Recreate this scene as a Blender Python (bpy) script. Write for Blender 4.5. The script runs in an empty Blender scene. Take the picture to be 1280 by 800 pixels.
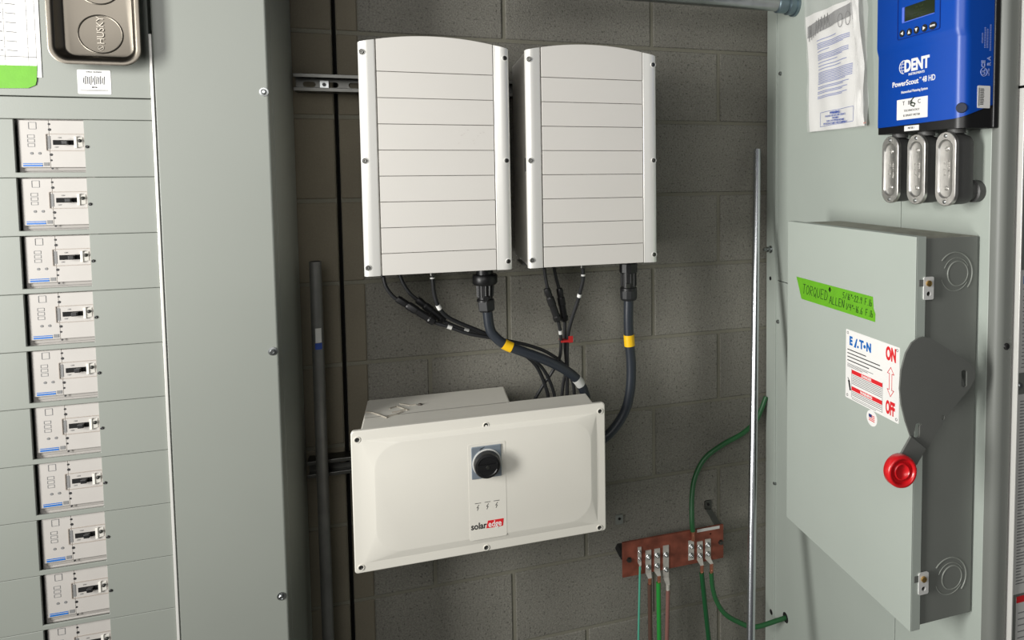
import bpy, bmesh, math, random
from mathutils import Vector, Matrix
from mathutils.geometry import tessellate_polygon
random.seed(7)
PI = math.pi
scn = bpy.context.scene
COL = scn.collection

# ------------------------------------------------------------------ camera
CAM = Vector((-0.62031, -1.7447, 1.68434))
YAW, PIT, ROL = -0.304086, -0.055557, -0.008171
FPX, PPX, PPY = 823.179, 785.158, 263.414
_c, _s, _cp, _sp = math.cos(YAW), math.sin(YAW), math.cos(PIT), math.sin(PIT)
FWD = Vector((-_s*_cp, _c*_cp, _sp))
_r = Vector((_c, _s, 0)); _u = _r.cross(FWD)
RGT = math.cos(ROL)*_r + math.sin(ROL)*_u
UPV = -math.sin(ROL)*_r + math.cos(ROL)*_u
cd = bpy.data.cameras.new('camera'); cam = bpy.data.objects.new('camera', cd); COL.objects.link(cam)
m3 = Matrix((RGT, UPV, -FWD)).transposed()
cam.matrix_world = Matrix.Translation(CAM) @ m3.to_4x4()
cd.sensor_width = 36; cd.lens = FPX*36/1280
cd.shift_x = (640-PPX)/1280; cd.shift_y = (PPY-400)/1280
cd.clip_start = 0.02
scn.camera = cam

# ------------------------------------------------------------------ world and lights
w = bpy.data.worlds.new('world'); scn.world = w; w.use_nodes = True
w.node_tree.nodes['Background'].inputs[0].default_value = (0.93, 0.97, 1.0, 1)
w.node_tree.nodes['Background'].inputs[1].default_value = 0.06

def area(name, loc, target, sx, sy, power, col):
    l = bpy.data.lights.new(name, 'AREA'); l.shape = 'RECTANGLE'; l.size = sx; l.size_y = sy
    l.energy = power; l.color = col
    o = bpy.data.objects.new(name, l); COL.objects.link(o); o.location = loc
    o.rotation_euler = (Vector(target)-Vector(loc)).to_track_quat('-Z', 'Y').to_euler()
    return o
daylight = area('daylight_doorway', (-2.4, -1.32, 1.68), (0.3, -0.85, 1.86), 0.42, 1.3, 44, (1.0, 0.985, 0.95))
daylight.data.spread = math.radians(145)
area('fill_light', (-1.55, -2.7, 2.4), (-0.4, -0.2, 1.6), 2.0, 1.4, 31, (1.0, 0.98, 0.95))  # added unseen fill from the front left, lifting the forward-facing surfaces

scn.view_settings.view_transform = 'Standard'; scn.view_settings.look = 'None'
scn.view_settings.gamma = 1; scn.view_settings.exposure = 0.12
scn.view_settings.use_curve_mapping = False

# ------------------------------------------------------------------ helpers
def at(px, py, ax, val):
    """point on the plane (axis ax = val) that the calibrated lens sees at px, py"""
    d = FWD + (px-PPX)/FPX*RGT - (py-PPY)/FPX*UPV
    t = (val-CAM[ax])/d[ax]
    return CAM + t*d

def lin(c):
    return tuple(((v/255)/12.92 if v/255 <= 0.04045 else ((v/255+0.055)/1.055)**2.4) for v in c)

def mat(name, rgb, rough=0.5, metal=0.0, noise=0.0, nscale=8, bump=0.0, bscale=300, alpha=1.0, coat=0.0, spec=0.5, rand=0.0):
    m = bpy.data.materials.new(name); m.use_nodes = True
    nt = m.node_tree; b = nt.nodes['Principled BSDF']
    c = lin(rgb) + (1,)
    b.inputs['Base Color'].default_value = c
    b.inputs['Roughness'].default_value = rough; b.inputs['Metallic'].default_value = metal
    b.inputs['Specular IOR Level'].default_value = spec
    if coat: b.inputs['Coat Weight'].default_value = coat; b.inputs['Coat Roughness'].default_value = 0.1
    if alpha < 1: b.inputs['Alpha'].default_value = alpha
    geo = nt.nodes.new('ShaderNodeNewGeometry')
    col_out = None
    if noise or rand:
        n = nt.nodes.new('ShaderNodeTexNoise'); n.inputs['Scale'].default_value = nscale; n.inputs['Detail'].default_value = 6
        nt.links.new(geo.outputs['Position'], n.inputs['Vector'])
        mr = nt.nodes.new('ShaderNodeMapRange'); mr.inputs['From Min'].default_value = 0.3; mr.inputs['From Max'].default_value = 0.7
        mr.inputs['To Min'].default_value = 1-noise; mr.inputs['To Max'].default_value = 1+noise
        nt.links.new(n.outputs['Fac'], mr.inputs['Value'])
        val = mr.outputs['Result']
        if rand:
            oi = nt.nodes.new('ShaderNodeObjectInfo')
            m2 = nt.nodes.new('ShaderNodeMapRange'); m2.inputs['To Min'].default_value = 1-rand; m2.inputs['To Max'].default_value = 1+rand
            nt.links.new(oi.outputs['Random'], m2.inputs['Value'])
            mu = nt.nodes.new('ShaderNodeMath'); mu.operation = 'MULTIPLY'
            nt.links.new(val, mu.inputs[0]); nt.links.new(m2.outputs['Result'], mu.inputs[1]); val = mu.outputs[0]
        vm = nt.nodes.new('ShaderNodeVectorMath'); vm.operation = 'SCALE'; vm.inputs[0].default_value = c[:3]
        nt.links.new(val, vm.inputs['Scale']); col_out = vm.outputs[0]
        nt.links.new(col_out, b.inputs['Base Color'])
    if bump:
        n2 = nt.nodes.new('ShaderNodeTexNoise'); n2.inputs['Scale'].default_value = bscale; n2.inputs['Detail'].default_value = 4
        nt.links.new(geo.outputs['Position'], n2.inputs['Vector'])
        bp = nt.nodes.new('ShaderNodeBump'); bp.inputs['Strength'].default_value = bump; bp.inputs['Distance'].default_value = 0.001
        nt.links.new(n2.outputs['Fac'], bp.inputs['Height']); nt.links.new(bp.outputs['Normal'], b.inputs['Normal'])
    return m

def block_mat(name, rgb, pits, rand, grain=0.22):
    """split-texture concrete: speckled aggregate, pores, blotches, all in world position"""
    m = mat(name, rgb, 0.93, 0, 0.12, 4.0, 0, rand=rand, spec=0.2)
    nt = m.node_tree; b = nt.nodes['Principled BSDF']; geo = nt.nodes['Geometry']
    src = b.inputs['Base Color'].links[0].from_socket
    sp = nt.nodes.new('ShaderNodeTexNoise'); sp.inputs['Scale'].default_value = 240; sp.inputs['Detail'].default_value = 5; sp.inputs['Roughness'].default_value = 0.7
    nt.links.new(geo.outputs['Position'], sp.inputs['Vector'])
    mr = nt.nodes.new('ShaderNodeMapRange'); mr.inputs['From Min'].default_value = 0.3; mr.inputs['From Max'].default_value = 0.7
    mr.inputs['To Min'].default_value = 1-grain; mr.inputs['To Max'].default_value = 1+grain
    nt.links.new(sp.outputs['Fac'], mr.inputs['Value'])
    vo = nt.nodes.new('ShaderNodeTexNoise'); vo.inputs['Scale'].default_value = 150; vo.inputs['Detail'].default_value = 2
    nt.links.new(geo.outputs['Position'], vo.inputs['Vector'])
    m2 = nt.nodes.new('ShaderNodeMapRange'); m2.inputs['From Min'].default_value = 0.32; m2.inputs['From Max'].default_value = 0.40
    m2.inputs['To Min'].default_value = 1-pits; m2.inputs['To Max'].default_value = 1.0
    nt.links.new(vo.outputs['Fac'], m2.inputs['Value'])
    mu = nt.nodes.new('ShaderNodeMath'); mu.operation = 'MULTIPLY'
    nt.links.new(mr.outputs[0], mu.inputs[0]); nt.links.new(m2.outputs[0], mu.inputs[1])
    vm = nt.nodes.new('ShaderNodeVectorMath'); vm.operation = 'SCALE'
    nt.links.new(src, vm.inputs[0]); nt.links.new(mu.outputs[0], vm.inputs['Scale'])
    nt.links.new(vm.outputs[0], b.inputs['Base Color'])
    bp = nt.nodes.new('ShaderNodeBump'); bp.inputs['Strength'].default_value = 0.8 if pits > 0.1 else 0.3; bp.inputs['Distance'].default_value = 0.0018
    nt.links.new(mu.outputs[0], bp.inputs['Height']); nt.links.new(bp.outputs['Normal'], b.inputs['Normal'])
    return m

class MB:
    def __init__(s): s.bm = bmesh.new()
    def ext(s, pts, vec, holes=()):
        """closed polygon (3d points, optional holes) extruded by vec"""
        vec = Vector(vec)
        loops = [[Vector(p) for p in pts]] + [[Vector(p) for p in h] for h in holes]
        tris = tessellate_polygon(loops) if (holes or len(pts) > 4) else None
        flat = [p for l in loops for p in l]
        a = [s.bm.verts.new(p) for p in flat]; b = [s.bm.verts.new(p+vec) for p in flat]
        if tris is None:
            s.bm.faces.new(a); s.bm.faces.new(b[::-1])
        elif not holes:
            s.bm.faces.new(a); s.bm.faces.new(b[::-1])
        else:
            for t in tris:
                try:
                    s.bm.faces.new([a[i] for i in t]); s.bm.faces.new([b[i] for i in reversed(t)])
                except ValueError: pass
        k = 0
        for l in loops:
            n = len(l)
            for i in range(n):
                j = (i+1) % n
                s.bm.faces.new([a[k+i], a[k+j], b[k+j], b[k+i]])
            k += n
        return s
    def box(s, x0, x1, y0, y1, z0, z1):
        return s.ext([(x0, y0, z0), (x1, y0, z0), (x1, y0, z1), (x0, y0, z1)], (0, y1-y0, 0))
    def pr(s, poly, y0, y1, holes=()):
        """polygon in the x-z plane, thick from y0 to y1"""
        return s.ext([(p[0], y0, p[1]) for p in poly], (0, y1-y0, 0), [[(p[0], y0, p[1]) for p in h] for h in holes])
    def lathe(s, org, axis, prof, seg=20, hexa=False):
        org = Vector(org); ax = Vector(axis).normalized()
        t = Vector((0, 0, 1)) if abs(ax.z) < 0.9 else Vector((1, 0, 0))
        e1 = ax.cross(t).normalized(); e2 = ax.cross(e1)
        if hexa: seg = 6
        rings = []
        for d, r in prof:
            if r < 1e-6: rings.append([s.bm.verts.new(org+ax*d)])
            else: rings.append([s.bm.verts.new(org+ax*d+r*(math.cos(2*PI*i/seg)*e1+math.sin(2*PI*i/seg)*e2)) for i in range(seg)])
        for A, B in zip(rings, rings[1:]):
            if len(A) == 1 and len(B) == 1: continue
            for i in range(seg):
                j = (i+1) % seg
                if len(A) == 1: s.bm.faces.new([A[0], B[j], B[i]])
                elif len(B) == 1: s.bm.faces.new([A[i], A[j], B[0]])
                else: s.bm.faces.new([A[i], A[j], B[j], B[i]])
        if len(rings[0]) > 1: s.bm.faces.new(rings[0][::-1])
        if len(rings[-1]) > 1: s.bm.faces.new(rings[-1])
        return s
    def cyl(s, p0, p1, r, seg=16, hexa=False):
        p0 = Vector(p0); p1 = Vector(p1)
        return s.lathe(p0, p1-p0, [(0, r), ((p1-p0).length, r)], seg, hexa)
    def torus(s, c, axis, R, r, seg=36, a0=0, a1=2*PI):
        c = Vector(c); ax = Vector(axis).normalized()
        t = Vector((0, 0, 1)) if abs(ax.z) < 0.9 else Vector((1, 0, 0))
        e1 = ax.cross(t).normalized(); e2 = ax.cross(e1)
        n = max(6, int(seg*(a1-a0)/(2*PI)))
        pts = [c+R*(math.cos(a0+(a1-a0)*i/n)*e1+math.sin(a0+(a1-a0)*i/n)*e2) for i in range(n+1)]
        return s.sweep(pts, r, 8)
    def sweep(s, pts, r, seg=12):
        pts = [Vector(p) for p in pts]
        prev = None; rings = []
        for i, p in enumerate(pts):
            d = (pts[min(i+1, len(pts)-1)]-pts[max(i-1, 0)]).normalized()
            if prev is None:
                t = Vector((0, 0, 1)) if abs(d.z) < 0.9 else Vector((1, 0, 0))
                e1 = d.cross(t).normalized()
            else:
                e1 = (prev - d*prev.dot(d)).normalized()
            prev = e1; e2 = d.cross(e1)
            rr = r[i] if isinstance(r, (list, tuple)) else r
            rings.append([s.bm.verts.new(p+rr*(math.cos(2*PI*k/seg)*e1+math.sin(2*PI*k/seg)*e2)) for k in range(seg)])
        for A, B in zip(rings, rings[1:]):
            for k in range(seg):
                j = (k+1) % seg
                s.bm.faces.new([A[k], A[j], B[j], B[k]])
        s.bm.faces.new(rings[0][::-1]); s.bm.faces.new(rings[-1])
        return s
    def loft(s, rings, cap0=True, cap1=True):
        R = [[s.bm.verts.new(p) for p in ring] for ring in rings]
        n = len(R[0])
        for A, B in zip(R, R[1:]):
            for i in range(n):
                j = (i+1) % n
                s.bm.faces.new([A[i], A[j], B[j], B[i]])
        if cap0: s.bm.faces.new(R[0][::-1])
        if cap1: s.bm.faces.new(R[-1])
        return s
    def text(s, body, size, x, y, z, align='CENTER', sx=1.0, rot=0.0, shear=0.0, bold=0.0, thick=0.0003, frame=None):
        """lettering on a face that looks along -y (or on a frame of origin, right, up, out)"""
        cu = bpy.data.curves.new('t', 'FONT'); cu.body = body; cu.size = size; cu.align_x = align; cu.align_y = 'CENTER'
        cu.shear = shear; cu.offset = bold; cu.resolution_u = 3; cu.extrude = thick
        ob = bpy.data.objects.new('t', cu); COL.objects.link(ob)
        dg = bpy.context.evaluated_depsgraph_get()
        me = bpy.data.meshes.new_from_object(ob.evaluated_get(dg))
        if frame is None: frame = (Vector((x, y, z)), Vector((1, 0, 0)), Vector((0, 0, 1)), Vector((0, -1, 0)))
        o_, rt, up, out = frame
        cr, sr = math.cos(rot), math.sin(rot)
        off = len(s.bm.verts); vs = []
        for v in me.vertices:
            a = v.co.x*sx; b = v.co.y
            a, b = a*cr-b*sr, a*sr+b*cr
            vs.append(s.bm.verts.new(o_+rt*a+up*b+out*v.co.z))
        for p in me.polygons:
            try: s.bm.faces.new([vs[i] for i in p.vertices])
            except ValueError: pass
        bpy.data.objects.remove(ob); bpy.data.curves.remove(cu); bpy.data.meshes.remove(me)
        return s
    def ribbon(s, pts, wd, y, thick=0.0003):
        """flat pen stroke through x-z points on a face that looks along -y"""
        for (x0, z0), (x1, z1) in zip(pts, pts[1:]):
            d = Vector((x1-x0, z1-z0)); L = d.length
            if L < 1e-7: continue
            d /= L; n = Vector((-d.y, d.x))*wd/2; e = d*wd*0.35
            s.pr([(x0-e.x+n.x, z0-e.y+n.y), (x0-e.x-n.x, z0-e.y-n.y), (x1+e.x-n.x, z1+e.y-n.y), (x1+e.x+n.x, z1+e.y+n.y)], y-thick, y)
        return s
    def build(s, name, material, parent=None, world=False, smooth=False, bevel=0.0, seg=2, label=None, kind=None, auto=35):
        bm = s.bm
        bmesh.ops.recalc_face_normals(bm, faces=bm.faces)
        if world and parent is not None:
            root = parent
            while root.parent: root = root.parent
            M = Matrix.Translation(root.location) @ Matrix.Rotation(root.rotation_euler.z, 4, 'Z')
            bm.transform(M.inverted())
        me = bpy.data.meshes.new(name); bm.to_mesh(me); bm.free()
        me.materials.append(material)
        if smooth:
            for p in me.polygons: p.use_smooth = True
            try: me.set_sharp_from_angle(angle=math.radians(auto))
            except Exception: pass
        o = bpy.data.objects.new(name, me); COL.objects.link(o)
        if parent: o.parent = parent
        if bevel:
            b = o.modifiers.new('bevel', 'BEVEL'); b.width = bevel; b.segments = seg; b.limit_method = 'ANGLE'; b.angle_limit = math.radians(40)
        if label: o['label'] = label
        if kind: o['kind'] = kind
        return o

def thing(name, label, cat, loc, rz=0.0, group=None):
    o = bpy.data.objects.new(name, None); COL.objects.link(o); o.empty_display_size = 0.02
    o.location = loc; o.rotation_euler = (0, 0, rz); o['label'] = label; o['category'] = cat
    if group: o['group'] = group
    return o
def tag(o, label, cat, group=None):
    o['label'] = label; o['category'] = cat
    if group: o['group'] = group
    return o
def flat(name, mb, m, label, cat, loc, rz=0.0, group=None):
    """a thing that is one mesh: mesh written in local coordinates"""
    o = mb.build(name, m); o.location = loc; o.rotation_euler = (0, 0, rz); return tag(o, label, cat, group)
def rrect(x0, x1, z0, z1, r, n=5):
    out = []
    for cx, cz, a in ((x1-r, z1-r, 0), (x0+r, z1-r, PI/2), (x0+r, z0+r, PI), (x1-r, z0+r, 1.5*PI)):
        for i in range(n+1):
            t = a+PI/2*i/n; out.append((cx+r*math.cos(t), cz+r*math.sin(t)))
    return out
def ring3(poly, y): return [Vector((p[0], y, p[1])) for p in poly]
def circ(cx, cz, r, n=20, sx=1.0): return [(cx+sx*r*math.cos(2*PI*i/n), cz+r*math.sin(2*PI*i/n)) for i in range(n)]
def spline(pts, n=8):
    P = [Vector(p) for p in pts]; P = [2*P[0]-P[1]] + P + [2*P[-1]-P[-2]]; out = []
    for i in range(1, len(P)-2):
        for k in range(n):
            t = k/n; a, b, c, d = P[i-1:i+3]
            out.append(0.5*((2*b)+(c-a)*t+(2*a-5*b+4*c-d)*t*t+(3*b-a-3*c+d)*t**3))
    out.append(P[-2]); return out

STROKES = {
 'T': [[(0, 1), (1, 1)], [(.5, 1), (.45, 0)]], 'O': [[(.5, 1), (.1, .75), (.05, .3), (.4, 0), (.85, .2), (.95, .7), (.5, 1)]],
 'R': [[(.1, 0), (.1, 1), (.8, .95), (.85, .6), (.1, .5), (.9, 0)]], 'Q': [[(.5, 1), (.1, .75), (.05, .3), (.4, 0), (.85, .2), (.95, .7), (.5, 1)], [(.5, .3), (1, -.1)]],
 'U': [[(.05, 1), (.1, .15), (.5, 0), (.85, .2), (.9, 1)]], 'E': [[(.9, 1), (.1, 1), (.1, 0), (.9, 0)], [(.1, .5), (.7, .5)]],
 'D': [[(.1, 0), (.1, 1), (.7, .85), (.95, .45), (.7, .05), (.1, 0)]], 'A': [[(0, 0), (.5, 1), (1, 0)], [(.2, .4), (.85, .4)]],
 'L': [[(.1, 1), (.1, 0), (.9, 0)]], 'N': [[(.05, 0), (.1, 1), (.85, 0), (.95, 1)]], 'F': [[(.1, 0), (.1, 1), (.9, 1)], [(.1, .5), (.7, .5)]],
 'l': [[(.4, 1), (.4, 0)]], 'b': [[(.2, 1), (.2, 0), (.8, .05), (.8, .5), (.2, .5)]], '/': [[(.9, 1), (.1, 0)]], '"': [[(.3, 1), (.3, .7)], [(.6, 1), (.6, .7)]],
 '-': [[(.1, .5), (.9, .5)]], '.': [[(.4, .05), (.5, 0)]], '1': [[(.5, 1), (.5, 0)]], '2': [[(.05, .8), (.5, 1), (.85, .7), (.1, 0), (.95, 0)]],
 '4': [[(.2, 1), (.1, .5), (.9, .5)], [(.75, 1), (.75, 0)]], '5': [[(.9, 1), (.2, 1), (.15, .55), (.7, .55), (.8, .2), (.1, 0)]],
 '6': [[(.7, 1), (.15, .5), (.2, .05), (.75, 0), (.8, .4), (.2, .45)]], '9': [[(.85, .6), (.3, .55), (.25, .9), (.8, .95), (.85, .6), (.7, 0)]],
 'K': [[(.1, 1), (.1, 0)], [(.9, 1), (.1, .45), (.9, 0)]], 'S': [[(.9, .9), (.4, 1), (.1, .75), (.8, .35), (.6, 0), (.05, .1)]], ' ': []}
def write(mb, s_, x, z, cw, h, wd, y, sl=0.0, drift=0.0):
    for i, ch in enumerate(s_):
        k = 0.55 if ch in '1l."' else 1.0
        for st in STROKES.get(ch, []):
            mb.ribbon([(x+p[0]*cw*0.8+sl*p[1]*h, z+p[1]*h) for p in st], wd, y)
        x += cw*k; z += drift
    return x

# ------------------------------------------------------------------ materials
GREY = mat('grey_enamel', (138, 142, 135), 0.42, 0, 0.03, 3, 0.10, 500)
GREY2 = mat('grey_enamel_cool', (170, 178, 170), 0.40, 0, 0.03, 3, 0.10, 500)
DSGREY = mat('dark_and_shaded_grey', (116, 119, 114), 0.45, 0, 0.04, 5, 0.12, 500)  # shade on forward-facing steel put into the colour; own grey on the screw plate
HGREY = mat('charcoal_grey_steel', (104, 106, 102), 0.45, 0, 0.05, 8, 0.15, 400)
WHITE = mat('white_powder_coat', (207, 204, 198), 0.5, 0, 0.015, 5, 0.12, 700)
OFFWH = mat('off_white_powder_coat', (220, 217, 207), 0.5, 0, 0.02, 5, 0.12, 700)
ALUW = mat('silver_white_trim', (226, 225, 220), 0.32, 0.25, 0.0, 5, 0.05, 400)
BLOCK = block_mat('rough_concrete_block', (122, 120, 112), 0.40, 0.07, 0.34)
BLOCK2 = block_mat('smooth_concrete_block', (114, 108, 94), 0.0, 0.04, 0.08)
MORTAR = block_mat('mortar', (118, 116, 104), 0.0, 0.0, 0.1)
FLOORM = block_mat('floor_concrete', (120, 120, 116), 0.0, 0.0, 0.12)
BLACK = mat('black_plastic', (22, 22, 23), 0.4)
BLKR = mat('black_rubber', (30, 31, 33), 0.5)
CABLE = mat('blue_black_cable_jacket', (42, 47, 54), 0.38)
VOID = mat('dark_gap', (6, 6, 6), 0.9)
STEEL = mat('galvanized_steel', (165, 168, 168), 0.32, 1, 0.12, 30)
STEELD = mat('dull_steel', (98, 98, 95), 0.42, 1, 0.15, 25)
CHROME = mat('stainless_steel', (104, 99, 91), 0.33, 1, 0.03, 10)
POLE = mat('bright_steel_tube', (205, 208, 212), 0.26, 1)
ALCAST = mat('cast_aluminium', (214, 212, 208), 0.28, 0.9, 0.1, 60)
ALPAINT = mat('grey_cast_body', (86, 86, 85), 0.5, 0.2, 0.06, 80, 0.3, 600)
COPPER = mat('oxidised_copper', (134, 74, 58), 0.5, 0.35, 0.35, 30)
COPPERB = mat('copper_lug', (190, 125, 100), 0.35, 0.8, 0.1, 40)
TINNED = mat('tinned_copper', (198, 194, 186), 0.35, 0.4, 0.12, 60)
BRASS = mat('brass', (196, 160, 96), 0.3, 0.9)
YELLOW = mat('yellow_tape', (240, 190, 20), 0.45)
RED = mat('red_plastic', (205, 22, 30), 0.35, 0, 0, coat=0.3)
REDTAG = mat('red_tag', (165, 30, 28), 0.5)
REDP = mat('red_print', (215, 35, 42), 0.5)
BLUEP = mat('blue_print', (0, 98, 178), 0.5)
INKB = mat('pale_blue_print', (120, 132, 190), 0.6)
BLUE = mat('blue_plastic', (2, 70, 170), 0.36, 0, 0.02, 5, 0.08, 800)
BLUED = mat('navy_cap', (2, 18, 48), 0.5)
BLUEL = mat('pale_blue_edge', (92, 120, 225), 0.45)
LCD = mat('dark_green_display', (34, 44, 26), 0.12)
PAPER = mat('white_paper', (232, 231, 228), 0.6)
PAPERG = mat('greyish_paper', (200, 200, 196), 0.6)
INK = mat('black_ink', (28, 28, 30), 0.6)
INKG = mat('grey_ink', (120, 120, 120), 0.6)
GREEN = mat('green_masking_tape', (98, 168, 26), 0.6, 0, 0.05, 60, 0.15, 300)
GINK = mat('marker_ink', (12, 45, 14), 0.6)
GW = mat('green_wire', (34, 88, 48), 0.45); GWB = mat('bright_green_wire', (38, 142, 56), 0.45)
GWD = mat('dark_green_wire', (18, 78, 40), 0.45); TEAL = mat('teal_wire', (80, 165, 140), 0.45)
BRN = mat('brown_wire', (84, 62, 52), 0.5); BRNP = mat('pinkish_brown_wire', (132, 92, 84), 0.5)
LIPG = mat('breaker_lip_shaded', (150, 146, 141), 0.5)  # breaker white darkened: shadow on the lower lip put into the colour
FRAMEB = mat('breaker_frame', (158, 148, 138), 0.5)
PIPEM = mat('worn_conduit', (112, 112, 109), 0.5, 0.6, 0.15, 20)
CLEARP = mat('clear_plastic', (240, 240, 238), 0.12, alpha=0.22)
BREAK = mat('breaker_white', (178, 174, 169), 0.5, 0, 0.02, 30)
DUST = mat('dusty_grey_enamel', (150, 148, 136), 0.7, 0, 0.22, 40)
SWGREY = mat('blue_grey_plate', (140, 150, 160), 0.35, 0.4)

# ------------------------------------------------------------------ setting: floor, block wall
H = 0.2032
fl = MB().box(-4.5, 2.5, -5.0, 0.3, -0.1, 0).build('floor', FLOORM, kind='structure')
wall = MB()
wall.box(-2.6, -0.8128-0.005, 0.0035, 0.19, 0, 2.8); wall.box(-0.8128+0.005, 2.2, 0.0035, 0.19, 0, 2.8)
wall = wall.build('wall_back', MORTAR, kind='structure')
MB().box(-0.8128-0.006, -0.8128+0.006, 0.03, 0.05, 0, 2.8).build('control_joint_filler', VOID, wall)
def block_mesh(wd, m, name):
    b = MB(); b.box(0, wd, 0, 0.02, 0, H-0.0095); o = b.build(name, m, wall, bevel=0.0022, seg=1); return o
protos = {}
def block(x0, x1, z, m, nm='concrete_block'):
    wd = round(x1-x0, 4); key = (wd, m.name)
    if key not in protos: protos[key] = o = block_mesh(wd, m, nm)
    else: o = protos[key].copy(); o.parent = wall; COL.objects.link(o)
    o.location = (x0, random.uniform(-0.0006, 0.0006), z+0.0048)
JG = 0.0048
for k in range(-3, 10):
    z = 2.032-(k+1)*H
    odd = k % 2 == 0           # this course breaks at odd half-blocks
    if k == -1 or k % 2 != 0: start = -2
    xs = [h*H for h in (range(-3, 5, 2) if odd else range(-2, 5, 2))]
    xs = [-0.7585-JG] + xs
    for a, b in zip(xs, xs[1:]): block(a+JG, b-JG, z, BLOCK)
    block(-0.8128+0.0055, -0.7585-0.0012, z, BLOCK2, 'smooth_block_end')
    block(-0.8128-0.0055-(0.3962 if odd else 0.193), -0.8128-0.0055, z, BLOCK2, 'smooth_block')

# ------------------------------------------------------------------ left switchboard
LX0, LX1 = -1.75, -0.905
lc = thing('switchboard_cabinet', 'tall grey enclosure of stacked breakers at left, in front of the block wall', 'electrical cabinet', (LX1-0.4, -0.135, 0))
b = MB()
b.box(LX0, LX1, -0.235, -0.004, 0.0, 2.35); b.build('cabinet_body', GREY, lc, world=True, bevel=0.002)
b = MB(); b.box(-1.1, LX1, -0.272, -0.236, 0.0, 2.35)
b.build('blank_front_panel', GREY, lc, world=True, bevel=0.0035, seg=3)
MB().box(-1.1046, -1.0996, -0.2738, -0.236, 0.0, 1.956).build('edge_flange', ALUW, lc, world=True, bevel=0.0008, label='edge strip coloured pale for its highlight')  # pale colour stands in for light caught along the flange edge
for px, py in ((330, 115), (341, 439), (352, 745)):
    p = at(px, py, 1, -0.272)
    s_ = MB().lathe(p, (0, -1, 0), [(0, 0.0085), (0.0015, 0.0085), (0.002, 0.005), (0.006, 0.0048), (0.007, 0.0035), (0.0055, 0.003), (0.0055, 0)], 16).build('screw', STEEL, lc, world=True, smooth=True)
MB().box(LX0, -1.1053, -0.27, -0.236, 1.8352, 2.35).build('upper_cover', GREY, lc, world=True, bevel=0.0012)
MB().box(LX0, -1.1053, -0.2695, -0.236, 1.7938, 1.8335).build('filler_strip', GREY, lc, world=True, bevel=0.0012)
PITCH = 0.1067
BX0, BX1 = -1.3208, -1.2153
for i in range(17):
    zt = 1.793-i*PITCH; zb = zt-PITCH+0.0007
    if zb < 0.02: break
    b = MB()
    wz = zt-0.0968
    b.ext([(LX0, -0.27, zb), (-1.1053, -0.27, zb), (-1.1053, -0.27, zt), (BX1, -0.27, zt), (BX1, -0.27, wz), (BX0, -0.27, wz), (BX0, -0.27, zt), (LX0, -0.27, zt)], (0, 0.0045, 0))
    b.build('cover_plate', GREY, lc, world=True, bevel=0.0008, seg=1)
    p = Vector((BX1+0.0042, -0.27, wz+0.047))
    MB().lathe(p, (0, -1, 0), [(0, 0.0028), (0.0015, 0.0028), (0.002, 0.0015), (0.0015, 0)], 12).build('cover_screw', BLACK, lc, world=True)

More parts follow.
